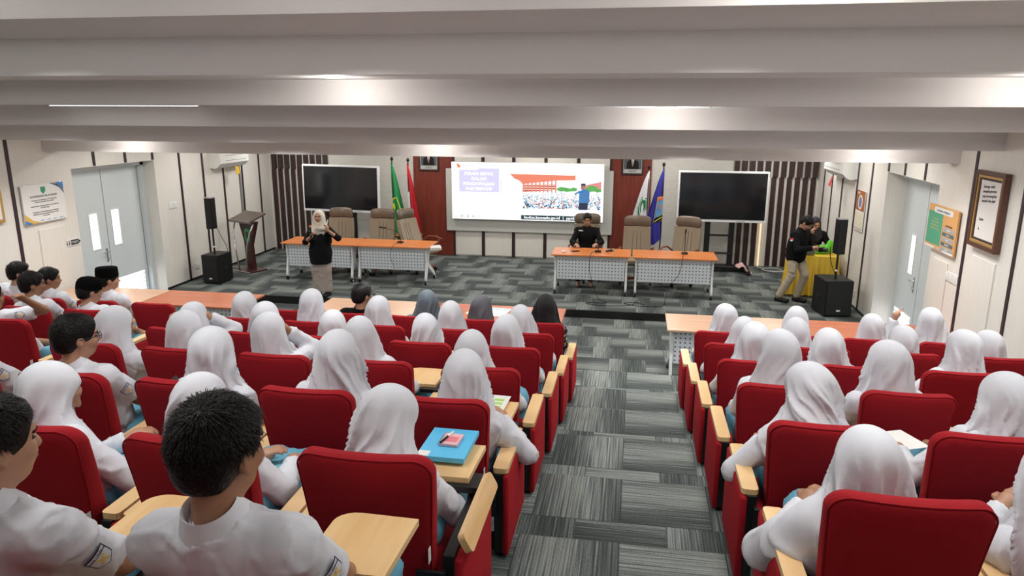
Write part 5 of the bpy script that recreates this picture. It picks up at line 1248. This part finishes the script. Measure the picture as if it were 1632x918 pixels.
# scarf end hanging down the front, chest label, watch
link('scarf_end', net([E_(K['nb']+Vector((.0, .13, -.14)), (.065, .03, .12), None, .03), E_(K['nb']+Vector((-.02, .14, -.27)), (.06, .022, .12), None, .03), E_(K['nb']+Vector((-.07, .11, -.03)), (.12, .05, .035), None, .03)], .008, cloth_disp(3, .008, 40)), mat('patterned_scarf', (.50, .46, .40), .75, noise=.4, nscale=40), t)
MB().box(.07, .13, .125, .135, 1.18, 1.195).build('name_label', PLAST, t)
MB().tube([K['wr'][0]+Vector((.032*math.cos(a*PI/6), .03*math.sin(a*PI/6), -.03)) for a in range(12)], .009, 6, True).build('wristwatch', BLKPL, t)
mt = thing('handheld_microphone', 'black microphone held by the speaker in cream headscarf', 'microphone', (-5.42-.02, 11.98-.32, ZS+1.20))
MB().cyl((0, 0, -.10), (0, 0, .07), .013, .017).build('handle', BLKPL, mt, .8); MB().lathe([(0, -.02), (.018, -.01), (.022, .01), (.015, .03), (0, .035)], 12, (0, 0, .09)).build('head', mat('orange_foam', (.60, .16, .04), .7), mt, 2)
mt = thing('marker', 'small white marker pointing from the speaker\'s raised hand', 'marker', (-5.42+.25, 11.98-.24, ZS+1.36), 0)
MB().cyl((0, 0, -.03), (.02, 0, .05), .010).build('barrel', PLAST, mt, .8); MB().cyl((.02, 0, .05), (-.005, 0, .14), .009).build('cap', BLKPL, mt, .8)

t, K = standing('person in glasses and black shirt seated behind right stage table', -.87, 13.98, PI, 0, .08, 1.335, 6, 8, ((-.20, .40, .80), (.17, .42, .79)), [dict(n=(0, 0, -1), curl=.4), dict(n=(0, 0, -1), curl=.4)],
    [((-.12, .42, .52), (-.12, .42, .10)), ((.12, .42, .52), (.12, .42, .10))], None, BSHIRT, BSHIRT, False, .02, .96, True, (0, -.04, .56), True)
MB().box(.07, .15, .135, .142, 1.00, 1.02).build('name_label', PLAST, t)
p = K['sh'][0].lerp(K['el'][0], .3)+Vector((-.058, .02, 0)); MB().box(p.x-.004, p.x+.004, p.y-.03, p.y+.03, p.z, p.z+.025).build('flag_patch', FRED, t); MB().box(p.x-.005, p.x+.003, p.y-.03, p.y+.03, p.z-.025, p.z).build('flag_patch', FWHT, t)

t, K = standing('person in black shirt and khaki trousers walking with a camera', 2.78, 13.0, PI+.85, .0, .14, 1.53, 5, 42, ((-.16, .30, .98), (.10, .34, 1.02)), [dict(n=(1, 0, 0), curl=.9), dict(n=(-1, 0, 0), curl=.8)],
    [((-.10, .14, .50), (-.11, .02, .09)), ((.10, .02, .50), (.12, -.18, .09))], None, BSHIRT, KHAKI, False, .024, .98, False, (0, 0, .86))
for s in (-1, 1): MB().box(s*.165-.02, s*.165+.02, -.03, .11, .56, .72, .01).build('cargo_pocket', KHAKI, t)
p = K['sh'][1].lerp(K['el'][1], .3)+Vector((.045, -.035, 0)); MB().box(p.x, p.x+.012, p.y-.03, p.y+.03, p.z, p.z+.03).build('flag_patch', FRED, t); MB().box(p.x, p.x+.012, p.y-.03, p.y+.03, p.z-.03, p.z).build('flag_patch', FWHT, t)
R_ = Matrix.Rotation(PI+.85, 4, 'Z'); wp = Vector((2.78, 13.0, ZS))+(R_ @ (K['wr'][0]+Vector((.03, .08, -.01))))
ct = thing('camera', 'black camera held by the person in khaki trousers', 'camera', wp, PI+.85)
MB().box(-.06, .06, -.03, .03, -.04, .04, .01).build('camera_body', BLKPL, ct); MB().cyl((0, .03, 0), (0, .10, 0), .032, .036, 16).build('lens', BLACK, ct, .8)
t, K = standing('person in dark plum headscarf seated behind yellow table near right wall', 3.30, 14.22, PI-.15, -.02, .14, 1.355, 20, 26, ((-.18, .36, .84), (.03, .30, 1.08)), [dict(n=(0, 0, -1), curl=.5), dict(d=(0, .3, 1), n=(-1, 0, 0), curl=.9)],
    [((-.11, .40, .50), (-.11, .42, .10)), ((.11, .40, .50), (.11, .42, .10))], DKHIJ, BSHIRT, BSHIRT, False, .01, .95, False, (0, -.02, .54), True)
exec_chair('taupe office chair behind the person in dark plum headscarf', 3.22, 14.45, PI, .05).scale = (.8, .8, .75)
# papers between the students' hands get their own light weight; nothing else is needed
for o in bpy.data.objects:
    if o.type in ('MESH', 'FONT') and o.parent is None and 'category' not in o.keys() and 'kind' not in o.keys(): o['kind'] = 'structure'
